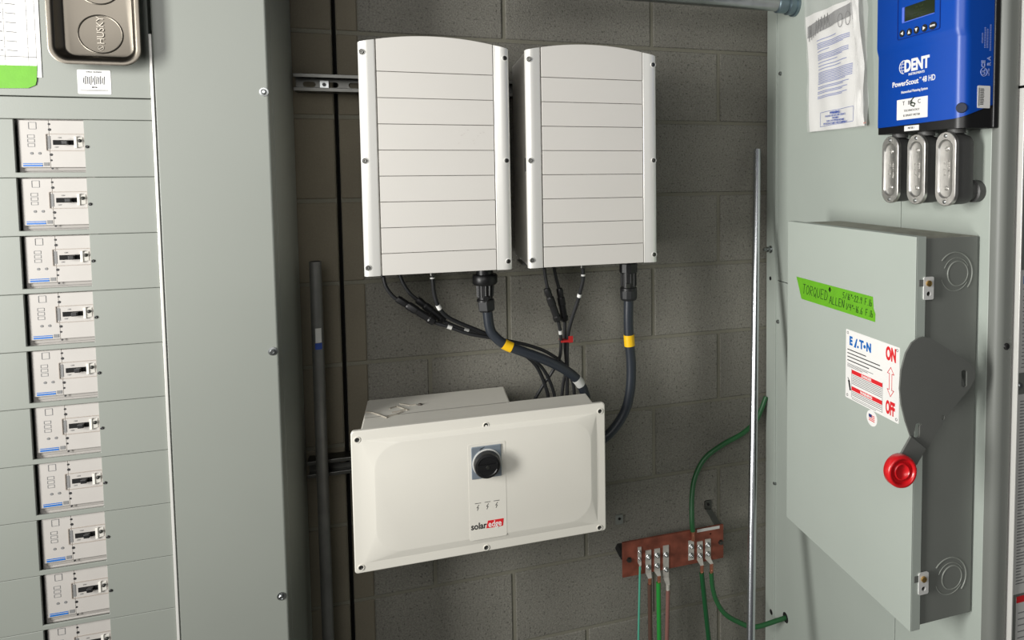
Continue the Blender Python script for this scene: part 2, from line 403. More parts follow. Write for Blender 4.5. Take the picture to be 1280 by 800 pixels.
ORD = ['top', 'second', 'third', 'fourth', 'fifth', 'sixth', 'seventh', 'eighth', 'ninth', 'tenth']
for i in range(10):
    zt = 1.793-i*PITCH-0.0002; wz = 1.793-i*PITCH-0.0968
    lab = ('white moulded breaker with black toggle, %s from the top of the left column' % ORD[i]) if i else 'white moulded breaker with black toggle, topmost in the left column'
    if i == 9: lab = 'lowest white breaker of the left column, cut off by the bottom edge'
    t = thing('circuit_breaker', lab, 'breaker', (BX0, -0.262, wz), 0, 'moulded breakers in the left switchboard')
    Wb = BX1-BX0; Hb = 0.0966
    b = MB(); b.box(0.0, Wb+0.01, 0.004, 0.024, -0.004, Hb+0.002)
    b.build('case', BREAK, t, bevel=0.0006, seg=1)
    b = MB(); b.box(0.004, 0.0500, -0.0015, 0.0038, 0.009, Hb-0.001)
    b.box(0.0502, Wb-0.001, -0.0022, 0.0038, 0.009, Hb-0.001)
    b.build('front_cover', BREAK, t, bevel=0.0008, seg=1)
    b = MB(); b.box(0.006, Wb-0.001, 0.0022, 0.0038, 0.002, 0.0088); b.build('lower_lip', LIPG, t, bevel=0.0006, seg=1)
    zc = 0.0552
    b = MB(); b.pr(rrect(0.0445, Wb-0.0012, zc-0.0158, zc+0.0158, 0.001), -0.0032, -0.0022, [rrect(0.0455, Wb-0.0022, zc-0.0148, zc+0.0148, 0.001)])
    esc = b.build('escutcheon', FRAMEB, t)
    MB().box(0.0478, 0.0515, -0.0028, -0.0022, zc-0.0115, zc+0.0115).build('rating_window', INKG, esc)
    MB().box(0.0555, 0.0885, -0.0034, -0.0022, zc-0.0046, zc+0.0042).build('toggle_slot', VOID, esc)
    b = MB(); b.ext([(0.072, -0.0034, zc-0.004), (0.0815, -0.0034, zc-0.004), (0.0815, -0.0034, zc+0.0036), (0.072, -0.0034, zc+0.0036)], (0.0, -0.009, 0))
    b.build('toggle', BLACK, esc, bevel=0.0012)
    b = MB(); b.box(0.089, 0.0935, -0.0068, -0.0022, zc-0.010, zc+0.011)
    b.ext([(0.0935, -0.0055, zc-0.009), (0.0935, -0.0055, zc+0.009), (0.1015, -0.003, zc+0.010), (0.1015, -0.003, zc-0.008)], (0, 0.001, 0))
    b.build('clear_lock_clip', mat('clip_plastic', (225, 222, 214), 0.15) if i == 0 else bpy.data.materials['clip_plastic'], t, bevel=0.0005, seg=1)
    b = MB(); b.lathe((0.098, -0.0062, zc+0.003), (0.6, -1, 0.3), [(0, 0.0035), (0.002, 0.003), (0.003, 0)], 10)
    b.build('clip_screw', STEELD, t)
    b = MB()
    for x_, z_, r_ in ((0.0505, 0.0885, 0.0019), (0.051, 0.0785, 0.0025), (0.0515, 0.0325, 0.0025), (0.0512, 0.0222, 0.0018), (0.0525, 0.0072, 0.0018)):
        b.lathe((x_, -0.0021, z_), (0, -1, 0), [(0, r_), (0.0006, r_)], 10)
    b.build('screw_holes', INK, t, kind='stuff')
    b = MB()
    for z_ in (0.0185, 0.019+0.0028): pass
    b.box(0.0085, 0.0375, -0.0021, -0.0015, 0.0112, 0.0142); b.box(0.0085, 0.0375, -0.0021, -0.0015, 0.0157, 0.0171)
    b.build('blue_label_stripes', BLUEP, t)
    b = MB()
    for a in (0.0195, 0.0315):
        pass
    for z_ in (0.058, 0.066, 0.050): b.pr(rrect(0.0165, 0.0275, z_-0.0032, z_+0.0032, 0.0008), -0.0019, -0.001, [rrect(0.0173, 0.0267, z_-0.0024, z_+0.0024, 0.0006)])
    b.pr(rrect(0.019, 0.031, 0.079, 0.092, 0.001), -0.002, -0.001, [rrect(0.0198, 0.0302, 0.0798, 0.0912, 0.0008)])
    for x_ in (0.022, 0.034): b.lathe((x_, -0.001, 0.035), (0, -1, 0), [(0, 0.0024), (0.0012, 0.0024)], 12)
    b.text('ON', 0.0035, 0.066, -0.0023, zc+0.0085); b.text('OFF', 0.0035, 0.0605, -0.0023, zc-0.009)
    b.build('dial_marks', INKG, t, kind='stuff')
    b = MB(); b.box(0.0395, 0.0475, -0.0021, -0.0015, 0.0118, 0.0182); b.build('rating_sticker', INKG, t)

# stainless dish stuck on the cabinet
TR = (-1.2505, -0.27, 1.8905)
tr = thing('magnetic_tray', 'stainless steel parts tray with rounded corners stuck on the left cabinet', 'tray', TR)
Wt, Ht = 0.1425, 0.232
def rr(i, y, r): return ring3(rrect(i, Wt-i, i, Ht-i, r, 8), y)
b = MB(); b.loft([rr(0.0025, -0.0265, 0.028), rr(0.0, -0.0285, 0.030), rr(0.0005, -0.0305, 0.0295), rr(0.003, -0.0312, 0.027), rr(0.0085, -0.0302, 0.0225), rr(0.0115, -0.027, 0.020), rr(0.0165, -0.012, 0.018), rr(0.0195, -0.0105, 0.017)], False, True)
b.loft([rr(0.0025, -0.0265, 0.028), rr(0.011, -0.0265, 0.020), rr(0.0155, -0.0095, 0.018), rr(0.019, -0.009, 0.017)], False, True)
b.build('dish', CHROME, tr, smooth=True, auto=60)
b = MB()
for cz in (0.0605, 0.140):
    pass
b.torus((0.0735, -0.0107, 0.0590), (0, 1, 0), 0.0345, 0.0014, 48); b.torus((0.0735, -0.0107, 0.148), (0, 1, 0), 0.0345, 0.0014, 48)
b.build('embossed_ring', CHROME, tr, smooth=True)
b = MB(); b.text('HUSKY', 0.0165, 0.0745, -0.0108, 0.066, rot=PI/2, sx=0.98, thick=0.0016, bold=-0.0001)
b.torus((0.0735, -0.0108, 0.0345), (0, 1, 0), 0.0042, 0.0008, 16); b.ribbon([(0.069, 0.031), (0.0775, 0.036)], 0.0014, -0.0108, 0.001)
b.build('embossed_lettering', mat('glint_emboss', (158, 152, 142), 0.3, 0.9), tr, bevel=0.0003, seg=1)  # lighter than the dish: glint of the raised letters put into the colour
b = MB(); b.lathe((0.0735, -0.001, 0.059), (0, -1, 0), [(0, 0.033), (0.008, 0.033)], 24); b.lathe((0.0735, -0.001, 0.148), (0, -1, 0), [(0, 0.033), (0.008, 0.033)], 24)
b.build('magnet', BLACK, tr)

# small sticker under the tray
st = thing('sticker', 'small white sticker with smeared black print under the steel tray', 'sticker', (-1.2205, -0.27, 1.8408))
MB().pr(rrect(0, 0.052, 0, 0.0445, 0.002), -0.0005, 0.0).build('paper_backing', PAPER, st)
b = MB()
b.text('SERIAL NUMBER', 0.0034, 0.026, -0.0005, 0.0405)
for k in range(12):
    x = 0.009+k*0.0029; h = 0.008+0.007*abs(math.sin(k*1.9))
    b.ribbon([(x, 0.0255-h/2+random.uniform(-.001, .001)), (x+0.0012, 0.0255+h/2)], 0.0012, -0.0005)
b.text('60 Hz', 0.0035, 0.026, -0.0005, 0.0125, bold=0.0002)
b.box(0.0035, 0.0475, -0.0008, -0.0005, 0.0058, 0.0066); b.box(0.0035, 0.0475, -0.0008, -0.0005, 0.0076, 0.0082)
b.build('black_print', INK, st)

# breaker schedule and green tape
ps = thing('breaker_schedule', 'white ruled table sheet taped at the upper left corner', 'paper', (-1.48, -0.27, 1.868))
b = MB(); b.pr([(0, 0.0), (0.2065, 0.0005), (0.2075, 0.30), (0.0, 0.30)], -0.0012, -0.0004); b.build('sheet', PAPER, ps)
b = MB()
for k in range(16):
    z_ = 0.0365+0.0165*k-(0.0 if k else 0); b.ribbon([(0.01, z_+0.001), (0.2, z_)], 0.0004 if k else 0.0014, -0.0012)
for x_ in (0.030, 0.06, 0.1, 0.154, 0.188, 0.2): b.ribbon([(x_, 0.017), (x_+0.0008, 0.30)], 0.0004, -0.0012)
b.ribbon([(0.01, 0.017), (0.2, 0.0165)], 0.0004, -0.0012)
b.build('table_rules', INKG, ps)
b = MB()
for k in range(15):
    z_ = 0.0475+0.0165*k
    b.ribbon([(0.158, z_), (0.172, z_-0.0008)], 0.0016, -0.0012); b.ribbon([(0.149, z_), (0.151, z_)], 0.0022, -0.0012)
b.build('table_entries', INKG, ps)
flat('tape_strip', MB().ext([(0, 0, 0), (0.205, 0, 0.006), (0.2165, 0, 0.012), (0.2185, 0, 0.020), (0.2205, 0, 0.0465), (0.0, 0, 0.0445)], (0, -0.0006, 0)), GREEN,
     'torn green masking tape holding the ruled sheet to the left cabinet', 'tape', (-1.5, -0.2713, 1.8425))

# ------------------------------------------------------------------ strut rails, dark conduit
def strut(z0, z1, lab):
    t = thing('strut_channel', lab, 'rail', (-0.5, 0, z0), 0, 'strut rails behind the white units')
    x0, x1 = -0.398, (0.395 if z0 > 1.5 else 0.225); h = z1-z0
    b = MB(); slots = []
    x = x0+0.015
    while x < x1-0.04:
        slots.append(rrect(x, x+0.028, h/2-0.0065, h/2+0.0065, 0.0064, 4)); x += 0.0505
    b.pr([(x0, 0), (x1, 0), (x1, h), (x0, h)], -0.004, -0.0015, slots)
    b.build('slotted_web', STEELD, t)
    b = MB()
    for a, c in ((0, 0.0025), (h-0.0025, h)): b.box(x0, x1, -0.0405, -0.0015, a, c)
    b.box(x0, x1, -0.0413, -0.039, 0, 0.009); b.box(x0, x1, -0.0413, -0.039, h-0.009, h)
    b.build('channel_lips', STEELD, t, bevel=0.0009)
    bx = at(405, 103, 1, -0.01).x+0.5 if z0 > 1.5 else 0.05
    b = MB(); b.box(bx-0.010, bx+0.010, -0.007, -0.004, h/2-0.010, h/2+0.010); b.build('square_washer', STEEL, t, bevel=0.0006)
    MB().lathe((bx, -0.007, h/2), (0, -1, 0), [(0, 0.0045), (0.004, 0.0045)], hexa=True).build('bolt', BLACK, t)
strut(1.884, 1.925, 'upper slotted steel channel between the left cabinet and the upper white units')
strut(0.960, 1.001, 'lower steel channel running behind the wide white box')

dp = thing('steel_conduit', 'dull grey steel pipe standing upright beside the left cabinet', 'pipe', (-0.8608, -0.066, 0))
b = MB(); b.cyl((0, 0, 0), (0, 0, 1.4865), 0.0133, 20)
b.build('pipe', PIPEM, dp, smooth=True)
b = MB(); b.lathe((0, 0, 1.4867), (0, 0, 1), [(0, 0.0112), (0.0003, 0.0112)], 20); b.build('open_end', VOID, dp)
# sticker curved round the pipe
def arc_patch(z0, z1, r, a0, a1, n=8):
    b = MB(); pts = [(r*math.cos(a0+(a1-a0)*i/n), r*math.sin(a0+(a1-a0)*i/n)) for i in range(n+1)]
    inn = [(0.985*x, 0.985*y) for x, y in reversed(pts)]
    b.ext([(x, y, z0) for x, y in pts+inn], (0, 0, z1-z0)); return b
arc_patch(1.281, 1.296, 0.0136, -1.9, -0.75).build('blue_sticker', mat('blue_sticker', (40, 70, 150), 0.5), dp)
arc_patch(1.297, 1.331, 0.0136, -1.8, -0.8).build('silver_sticker', PAPERG, dp)

# ------------------------------------------------------------------ inverter units
def hexscrew(b, x, y, z, r=0.0048, ax=(0, -1, 0)):
    b.lathe((x, y, z), ax, [(0, r), (0.0016, r), (0.0024, r*0.8), (0.0024, r*0.45), (0.0008, r*0.4), (0.0008, 0)], 14)
def inverter(x0, lab, side_sticker):
    W_, D_, Z0 = 0.3062, 0.238, 1.4775
    HS, RISE = 0.481, 0.0185
    t = thing('inverter_unit', lab, 'inverter', (x0, -0.285, Z0), 0, 'tall white inverter units on the wall')
    R = ((W_/2)**2+RISE**2)/(2*RISE)
    def top(x): return HS+RISE-R+math.sqrt(R*R-(x-W_/2)**2)
    # housing: front plan is a shallow bow with rounded corners
    n = 16
    poly = [(0.003, 0.0)]+[(W_-0.003, 0.0)]+[(W_-0.003-(W_-0.006)*i/n, top(W_-0.003-(W_-0.006)*i/n)-0.001) for i in range(n+1)]
    MB().pr(poly, 0.012, D_).build('housing', WHITE, t, bevel=0.002)
    tw = 0.0335
    # side trims: profile in plan, following the arched top
    for sd in (0, 1):
        prof = [(0.0, 0.0135), (0.0, 0.0085), (0.0015, 0.0045), (0.0055, 0.0012), (0.012, 0.0), (0.020, 0.0003), (tw-0.006, 0.0018), (tw-0.0015, 0.0022), (tw, 0.004), (tw, 0.0135)]
        b = MB(); rows = []
        zs0 = -0.002
        A = []; B = []
        for x, y in prof:
            X = x if sd == 0 else W_-x
            A.append(Vector((X, y, zs0))); B.append(Vector((X, y, top(min(max(X, 0), W_)))))
        b.loft([A, B]); b.build('side_trim', ALUW, t, smooth=True, auto=50, bevel=0.0006)
        for zc in (0.0165, 0.2385, 0.4605):
            xs = 0.0085 if sd == 0 else W_-0.0085
            bb = MB(); bb.lathe((xs, 0.0035, zc), (0, -1, 0), [(0, 0.0068), (0.0042, 0.0066), (0.0046, 0.0055), (0.003, 0.005)], 16); bb.build('screw_boss', ALUW, t, smooth=True)
            bb = MB(); hexscrew(bb, xs, 0.0004, zc, 0.0047, (-0.25 if sd == 0 else 0.25, -1, 0.0)); bb.build('screw', STEELD, t, smooth=True)
    # slats
    lines = [0.0] + [0.0445+0.0541*i for i in range(8)]
    xa, xb = tw+0.0022, W_-tw-0.0012
    for i, z_ in enumerate(lines):
        b = MB(); z0_ = z_ + 0.0006 - (0.002 if i == 0 else 0)
        if i < 8: b.box(xa, xb, 0.0025+0.0004*(i % 2), 0.0125, z0_, lines[i+1]-0.0006)
        else:
            poly = [(xa, z0_), (xb, z0_)]+[(xb-(xb-xa)*k/14, top(xb-(xb-xa)*k/14)) for k in range(15)]
            b.pr(poly, 0.0025, 0.0125)
        b.build('front_slat', WHITE, t, bevel=0.0005, seg=1)
    MB().box(0.012, W_-0.012, D_-0.002, D_+0.0055, 0.36, 0.45).build('mounting_bracket', STEELD, t)
    b = MB(); b.box(-0.0055, 0.003, 0.06, 0.14, -0.002, 0.002); b.box(0.006, W_-0.006, 0.02, 0.2, -0.003, 0.0)
    b.build('bottom_plate', STEELD, t)
    if side_sticker:
        MB().box(0.0024, 0.003, 0.03, 0.045, 0.215, 0.245).build('side_slot', VOID, t)
    # smudges
    return t
u1 = inverter(-0.7378, 'tall white ribbed unit at left, hung above the wide white box', False)
u2 = inverter(-0.3960, 'tall white ribbed unit at right, with the cable dropping straight down', True)
b = MB()
for k in range(9):
    p = at(572+k*4.2+random.uniform(-2, 2), 168+random.uniform(-5, 14), 1, -0.2824)
    b.ext([(p.x, p.y, p.z), (p.x+random.uniform(.002, .006), p.y, p.z+random.uniform(-.001, .003)), (p.x+random.uniform(0, .003), p.y, p.z+0.0018)], (0, -0.0002, 0))
b.build('smudge', mat('scuff', (196, 190, 184), 0.7), u1, world=True)

# ------------------------------------------------------------------ wide manager box
MX0, MZ0 = -0.7748, 0.8385
mg = thing('inverter_control_box', 'wide white box with black rotary switch below the two tall units', 'control box', (MX0, -0.275, MZ0))
MW, MH = 0.5545, 0.3095
b = MB()
b.box(0.018, MW-0.022, 0.008, 0.098, 0.008, MH-0.006)
b.box(0.018, 0.345, 0.09, 0.218, 0.008, MH-0.006)
b.build('housing', OFFWH, mg, bevel=0.003)
MB().box(0.03, 0.33, 0.217, 0.2325, 0.06, MH-0.06).build('wall_bracket', STEELD, mg)
b = MB()
def mr(i, y, r, i2=None): return ring3(rrect(i, MW-i, (i2 if i2 is not None else i), MH-(i2 if i2 is not None else i), r, 7), y)
def mq(xa, xb, za, zb, y, r): return ring3(rrect(xa, xb, za, zb, r, 7), y)
b.loft([mr(0.0, 0.010, 0.007), mr(0.0, 0.002, 0.007), mr(0.002, 0.0, 0.006), mr(0.0215, -0.001, 0.006), mq(0.045, MW-0.036, 0.0385, MH-0.0315, -0.0085, 0.054), mq(0.047, MW-0.038, 0.0405, MH-0.0335, -0.0088, 0.053)])
b.build('front_lid', OFFWH, mg, smooth=True, auto=12)
for px, py in ((446.5, 550), (607.5, 531.5), (750, 514), (451.5, 709.5), (608, 684.5), (749.5, 659.5)):
    p = at(px, py, 1, -0.276)-Vector((MX0, -0.275, MZ0))
    bb = MB(); bb.torus((p.x, -0.0012, p.z), (0, 1, 0), 0.0058, 0.0011, 20); bb.build('screw_recess', OFFWH, mg, smooth=True)
    bb = MB(); bb.lathe((p.x, -0.0005, p.z), (0, -1, 0), [(0, 0.0047), (0.0009, 0.0047), (0.0009, 0.003), (0.0004, 0.0024), (0.0004, 0)], 14); bb.build('lid_screw', STEELD, mg)
yf = -0.0088
px0, px1, pz0, pz1 = 0.2385, 0.3205, 0.035, 0.2535
b = MB(); b.pr(rrect(px0, px1, pz0, pz1, 0.004), yf-0.0005, yf); cpn = b.build('control_panel', OFFWH, mg, bevel=0.0002, seg=1)
yp = yf-0.0005
b = MB(); b.box(0.2455, 0.3105, yp-0.003, yp, 0.1745, 0.2475); b.build('switch_plate', SWGREY, mg, bevel=0.0015)
cx, cz = 0.2785, 0.2095
b = MB(); b.lathe((cx, yp-0.003, cz), (0, -1, 0), [(0, 0.0315), (0.0025, 0.0315), (0.003, 0.0295)], 32); b.build('switch_bezel', PAPERG, mg, smooth=True)
b = MB(); b.lathe((cx, yp-0.0055, cz), (0, -1, 0), [(0, 0.0290), (0.015, 0.0285), (0.019, 0.0265), (0.020, 0.022), (0.0185, 0.0205), (0.0185, 0.0)], 32)
b.box(cx-0.022, cx+0.022, yp-0.0295, yp-0.0235, cz-0.006, cz+0.006)
rkn = b.build('rotary_knob', BLACK, mg, smooth=True)
b = MB(); b.lathe((cx, yp-0.0295, cz), (0, -1, 0), [(0, 0.004), (0.001, 0.0035), (0.001, 0)], 12); b.build('knob_screw', STEELD, rkn)
b = MB(); b.text('ON', 0.005, 0.267, yp-0.0031, 0.2405, rot=0.5); b.ribbon([(0.265, 0.242), (0.274, 0.2455)], 0.0012, yp-0.003)
b.build('switch_marks', INK, cpn)
for x_ in (0.2575, 0.2785, 0.2985):
    b = MB(); b.ribbon([(x_-0.006, 0.1185), (x_+0.006, 0.1185)], 0.0011, yp)
    b.ribbon([(x_+0.002, 0.1145), (x_-0.0022, 0.1085), (x_+0.0012, 0.1085), (x_-0.0015, 0.1025)], 0.0011, yp); b.build('indicator_icon', INK, cpn)
b = MB()
b.text('solar', 0.0205, 0.2755, yp-0.0001, 0.066, 'RIGHT', sx=0.84, bold=0.0004)
b.build('printed_marks', INK, cpn)
b = MB(); b.pr([(0.2745, 0.0585), (0.3115, 0.0585), (0.3135, 0.0755), (0.2785, 0.0755)], yp-0.0004, yp); bdg = b.build('red_badge', REDP, cpn)
b = MB(); b.text('edge', 0.0195, 0.294, yp-0.0006, 0.0665, sx=0.80, bold=0.00025); b.build('badge_lettering', PAPER, cpn)
b = MB()
for pts in (((457, 515), (466, 516), (475, 519), (484, 522.5)), ((487, 511), (496, 508), (502, 510), (510, 513)), ((490, 516), (500, 514), (508, 512)), ((484, 521), (495, 518), (504, 515)), ((500, 505), (512, 507), (520, 506))):
    b.sweep([at(x_, y_, 2, MZ0+MH-0.0055) for x_, y_ in pts], 0.0022, 6)
b.build('glue_residue', mat('glue_residue', (158, 152, 140), 0.7, 0, 0.2, 60), mg, world=True)
b = MB(); p = at(525, 506, 2, MZ0+MH-0.0055); b.lathe(p, (0, 0, 1), [(0, 0.006), (0.003, 0.004), (0.004, 0)], 10); b.build('torn_scrap', mat('torn_scrap', (84, 78, 72), 0.6), mg, world=True)
b = MB(); b.box(0.20, 0.27, 0.05, 0.08, -0.012, 0.008); b.box(0.10, 0.13, 0.06, 0.08, -0.01, 0.008); b.build('bottom_fittings', PAPERG, mg)

# ------------------------------------------------------------------ cables
def path(pts): return spline([at(x, y, 1, Y) for x, y, Y in pts])
def cable_root(name, lab, p, grp): return thing(name, lab, 'cable', p, 0, grp)
def band(b, P, i0, i1, r): b.sweep(P[i0:i1+1], r, 14)
def along(P, f):
    i = f*(len(P)-1); k = int(i); return P[k].lerp(P[min(k+1, len(P)-1)], i-k)
def nearest(P, px, py, Y):
    q = at(px, py, 1, Y); return min(range(len(P)), key=lambda i: (P[i]-q).length)

def gland(t, x, y, big):
    z = 1.4785
    rib = MB(); 
    if big:
        b = MB(); b.lathe((x, y, z), (0, 0, -1), [(0, 0.020), (0.030, 0.020), (0.030, 0.027), (0.034, 0.0295), (0.050, 0.0295), (0.054, 0.027), (0.055, 0.0245), (0.055, 0.019)], 28)
        b.build('coupling_ring', BLACK, t, world=True, smooth=True)
        b = MB(); b.lathe((x, y, z-0.055), (0, 0, -1), [(0, 0.0185), (0.034, 0.0175), (0.036, 0.0205), (0.040, 0.0205)], 20)
        for k in range(12):
            a = 2*PI*k/12; b.cyl((x+0.0188*math.cos(a), y+0.0188*math.sin(a), z-0.056), (x+0.0178*math.cos(a), y+0.0178*math.sin(a), z-0.084), 0.0022, 6)
        b.build('ribbed_sleeve', BLACK, t, world=True, smooth=True)
        b = MB(); b.lathe((x+0.001, y, z-0.092), (0.08, 0, -1), [(0, 0.0215), (0.004, 0.0215), (0.024, 0.021), (0.028, 0.0165)], hexa=True)
        b.build('hex_nut', BLKR, t, world=True, bevel=0.001)
        b = MB(); b.lathe((x+0.001, y-0.0185, z-0.086), (0, -1, 0), [(0, 0.0075), (0.003, 0.006)], hexa=True); b.build('latch', BLACK, t, world=True)
    else:
        b = MB(); b.lathe((x, y, z), (0, 0, -1), [(0, 0.018), (0.021, 0.018), (0.021, 0.0235), (0.044, 0.0235), (0.044, 0.019)], hexa=False, seg=12)
        b.build('coupling_ring', BLACK, t, world=True, bevel=0.0008)
        b = MB(); b.lathe((x, y, z-0.044), (0, 0, -1), [(0, 0.0195), (0.038, 0.019), (0.040, 0.0215), (0.047, 0.0215)], 20)
        for k in range(12):
            a = 2*PI*k/12; b.cyl((x+0.0190*math.cos(a), y+0.0190*math.sin(a), z-0.046), (x+0.0188*math.cos(a), y+0.0188*math.sin(a), z-0.078), 0.0024, 6)
        b.build('ribbed_sleeve', BLACK, t, world=True, smooth=True)
        b = MB(); b.box(x-0.013, x-0.002, y-0.0225, y-0.019, z-0.082, z-0.070); b.build('latch', STEELD, t, world=True, bevel=0.001)
        b = MB(); b.lathe((x, y, z-0.090), (0, 0, -1), [(0, 0.020), (0.001, 0.0225), (0.020, 0.022), (0.026, 0.019), (0.027, 0.014)], 12)
        b.build('clamp_nut', BLKR, t, world=True, bevel=0.001)

CG = 'cables dropping from the white units'
# thick cable 1
c1x = -0.4803
t = cable_root('power_cable', 'thick blue-black cable with yellow band curving right from the left tall unit', (c1x, -0.15, 1.0), CG)
P = spline([(c1x+0.001, -0.15, 1.39), (c1x+0.004, -0.15, 1.366)]+[at(x, y, 1, Y) for x, y, Y in ((612, 409, -.15), (618, 420, -.152), (632, 431, -.155), (655, 440, -.155), (682, 450, -.15), (706, 462, -.14), (722, 475, -.13), (731, 492, -.12), (733, 515, -.115), (733, 545, -.11))])
MB().sweep(P, 0.0118, 16).build('jacket', CABLE, t, world=True, smooth=True)
i = nearest(P, 633, 432, -.155); b = MB(); band(b, P, i-2, i+2, 0.0128); b.build('yellow_band', YELLOW, t, world=True, smooth=True)
i = nearest(P, 724, 478, -.13); b = MB(); band(b, P, i-2, i+2, 0.0124); b.build('white_marker', PAPERG, t, world=True, smooth=True)
gland(t, c1x, -0.15, True)
# thick cable 2
c2x = -0.1205
t = cable_root('power_cable', 'thick black cable with yellow band hanging straight down from the right unit', (c2x, -0.15, 1.0), CG)
P = spline([(c2x, -0.15, 1.385), (c2x, -0.15, 1.362)]+[at(x, y, 1, Y) for x, y, Y in ((785.5, 400, -.15), (786.5, 425, -.15), (789, 455, -.15), (788, 485, -.15), (782, 512, -.15), (768, 535, -.15), (752, 550, -.15), (732, 560, -.15))])
MB().sweep(P, 0.0125, 16).build('jacket', CABLE, t, world=True, smooth=True)
i = nearest(P, 787, 425, -.15); b = MB(); band(b, P, i-2, i+2, 0.0138); b.build('yellow_band', YELLOW, t, world=True, smooth=True)
gland(t, c2x, -0.15, False)

def thin(lab, pts, r, fat=None, marks=(), boot=True):
    P = path(pts)
    t = cable_root('connector_cable', lab, P[-1], CG)
    MB().sweep(P, r, 10).build('jacket', BLKR, t, world=True, smooth=True)
    if fat:
        A = at(*fat[0][:2], 1, fat[0][2]); B = at(*fat[1][:2], 1, fat[1][2]); L = (B-A).length
        MB().lathe(A, B-A, [(0, r), (0.001, 0.0075), (0.007, 0.0088), (L*0.22, 0.0082), (L*0.26, 0.0078), (L*0.30, 0.0098), (L*0.5, 0.0100), (L*0.52, 0.0088), (L*0.82, 0.0090), (L*0.85, 0.0108), (L-0.003, 0.0100), (L, r)], 12).build('inline_connector', BLACK, t, world=True, smooth=True, auto=25)
    for (x, y, Y), n, m_ in marks:
        i = nearest(P, x, y, Y); b = MB(); band(b, P, i, i+n, r*1.18); b.build('white_marker', m_, t, world=True, smooth=True)
    if boot:
        q = P[0]
        MB().lathe((q.x, q.y, 1.4785), (0, 0, -1), [(0, 0.0085), (0.012, 0.0085), (0.012, 0.0065), (0.024, 0.0062), (0.026, r)], 12).build('socket', STEELD if boot == 2 else BLACK, t, world=True, smooth=True)
    return P
thin('outermost left thin black cable with inline plug under the left unit', [(478, 340, -.14), (482, 357, -.14), (490, 369, -.14), (499, 376, -.14), (520, 389, -.14), (541, 402, -.14), (562, 409, -.14), (585, 417, -.14), (612, 422, -.135), (640, 427, -.125), (665, 433, -.12), (685, 441, -.115), (705, 456, -.11), (716, 478, -.10), (719, 510, -.10)], 0.0042,
     ((496, 373, -.14), (544, 403, -.14)), (((560, 408, -.14), 2, PAPERG),))
thin('second thin black cable with inline plug under the left unit', [(498, 339, -.12), (504, 354, -.12), (512, 366, -.12), (522, 375, -.12), (540, 390, -.12), (556, 402, -.12), (580, 412, -.12), (605, 418, -.118), (640, 434, -.112), (663, 447, -.108), (680, 463, -.10), (692, 490, -.09), (696, 520, -.09)], 0.0042,
     ((521, 374, -.12), (556, 402, -.12)), (((580, 412, -.12), 2, PAPERG),))
thin('thin black cable with white sleeve from the middle of the left unit', [(540, 338, -.17), (541, 352, -.17), (543, 368, -.165), (548, 383, -.16), (558, 395, -.15), (575, 404, -.14), (600, 414, -.13), (630, 428, -.12), (655, 443, -.11), (672, 460, -.10), (684, 490, -.09), (687, 515, -.09)], 0.0046, None,
     (((547, 380, -.16), 3, PAPER), ((541, 346, -.17), 1, PAPER)), 2)
thin('leftmost thin black cable with inline plug under the right unit', [(680, 332, -.14), (682, 348, -.14), (685, 362, -.14), (692, 385, -.14), (698, 403, -.14), (701, 420, -.135), (700, 445, -.12), (692, 462, -.10), (680, 480, -.09), (668, 500, -.08)], 0.0042,
     ((683, 360, -.14), (698, 402, -.14)), (((700, 413, -.135), 2, PAPERG),))
thin('second thin black cable with inline plug under the right unit', [(692, 332, -.12), (695, 347, -.12), (699, 362, -.12), (704, 385, -.12), (706, 405, -.12), (706, 430, -.115), (708, 460, -.10), (704, 480, -.09), (701, 510, -.09)], 0.0042,
     ((699, 360, -.12), (706, 402, -.12)))
thin('thin black cable with white sleeve from the middle of the right unit', [(728, 330, -.17), (729, 347, -.17), (726, 362, -.165), (722, 377, -.155), (716, 395, -.145), (711, 413, -.135), (709, 432, -.12), (709, 460, -.11), (709, 485, -.10), (709, 512, -.10)], 0.0046, None,
     (((725, 368, -.165), 2, PAPER), ((729, 343, -.17), 1, PAPER)), 2)
p = at(706, 425, 1, -.125)
tie = thing('cable_tie', 'red zip tie with square tag round the thin cables', 'zip tie', p)
b = MB(); b.loft([ring3([(x, z) for x, z in rrect(-0.0125, 0.0105, -0.0028, 0.0024, 0.001)], y_) for y_ in (-0.014, 0.012)]); b.build('strap', REDTAG, tie)
MB().box(0.006, 0.0175, -0.017, -0.0155, -0.0035, 0.013).build('tag_plate', REDTAG, tie)

# ------------------------------------------------------------------ ground bar and its wires
gb = thing('ground_bus_bar', 'flat reddish copper bar on standoffs low on the block wall', 'ground bar', (-0.1165, 0, 0.574))
BW, BH = 0.304, 0.0985
b = MB(); hs = []
for k in range(9):
    if k in (7,): hs.append(circ(0.03+k*0.0335, 0.078, 0.0032, 10))
b.pr([(0, 0), (BW, 0), (BW, BH), (0, BH)], -0.063, -0.057, hs); b.build('copper_bar', COPPER, gb, bevel=0.0)
for x_ in (0.0125, 0.2895):
    MB().lathe((x_-0.004, 0, 0.052), (0, -1, 0), [(0, 0.012), (0.01, 0.0135), (0.045, 0.0135), (0.0568, 0.012)], hexa=True).build('standoff_insulator', BLACK, gb, bevel=0.001)
    MB().lathe((x_+0.006, -0.063, 0.048), (0, -1, 0), [(0, 0.008), (0.001, 0.008), (0.001, 0.006), (0.006, 0.006)], hexa=True).build('mounting_bolt', STEELD, gb)
MB().box(0.222, 0.292, -0.0635, -0.063, 0.0895, 0.098).build('white_sticker', PAPERG, gb)
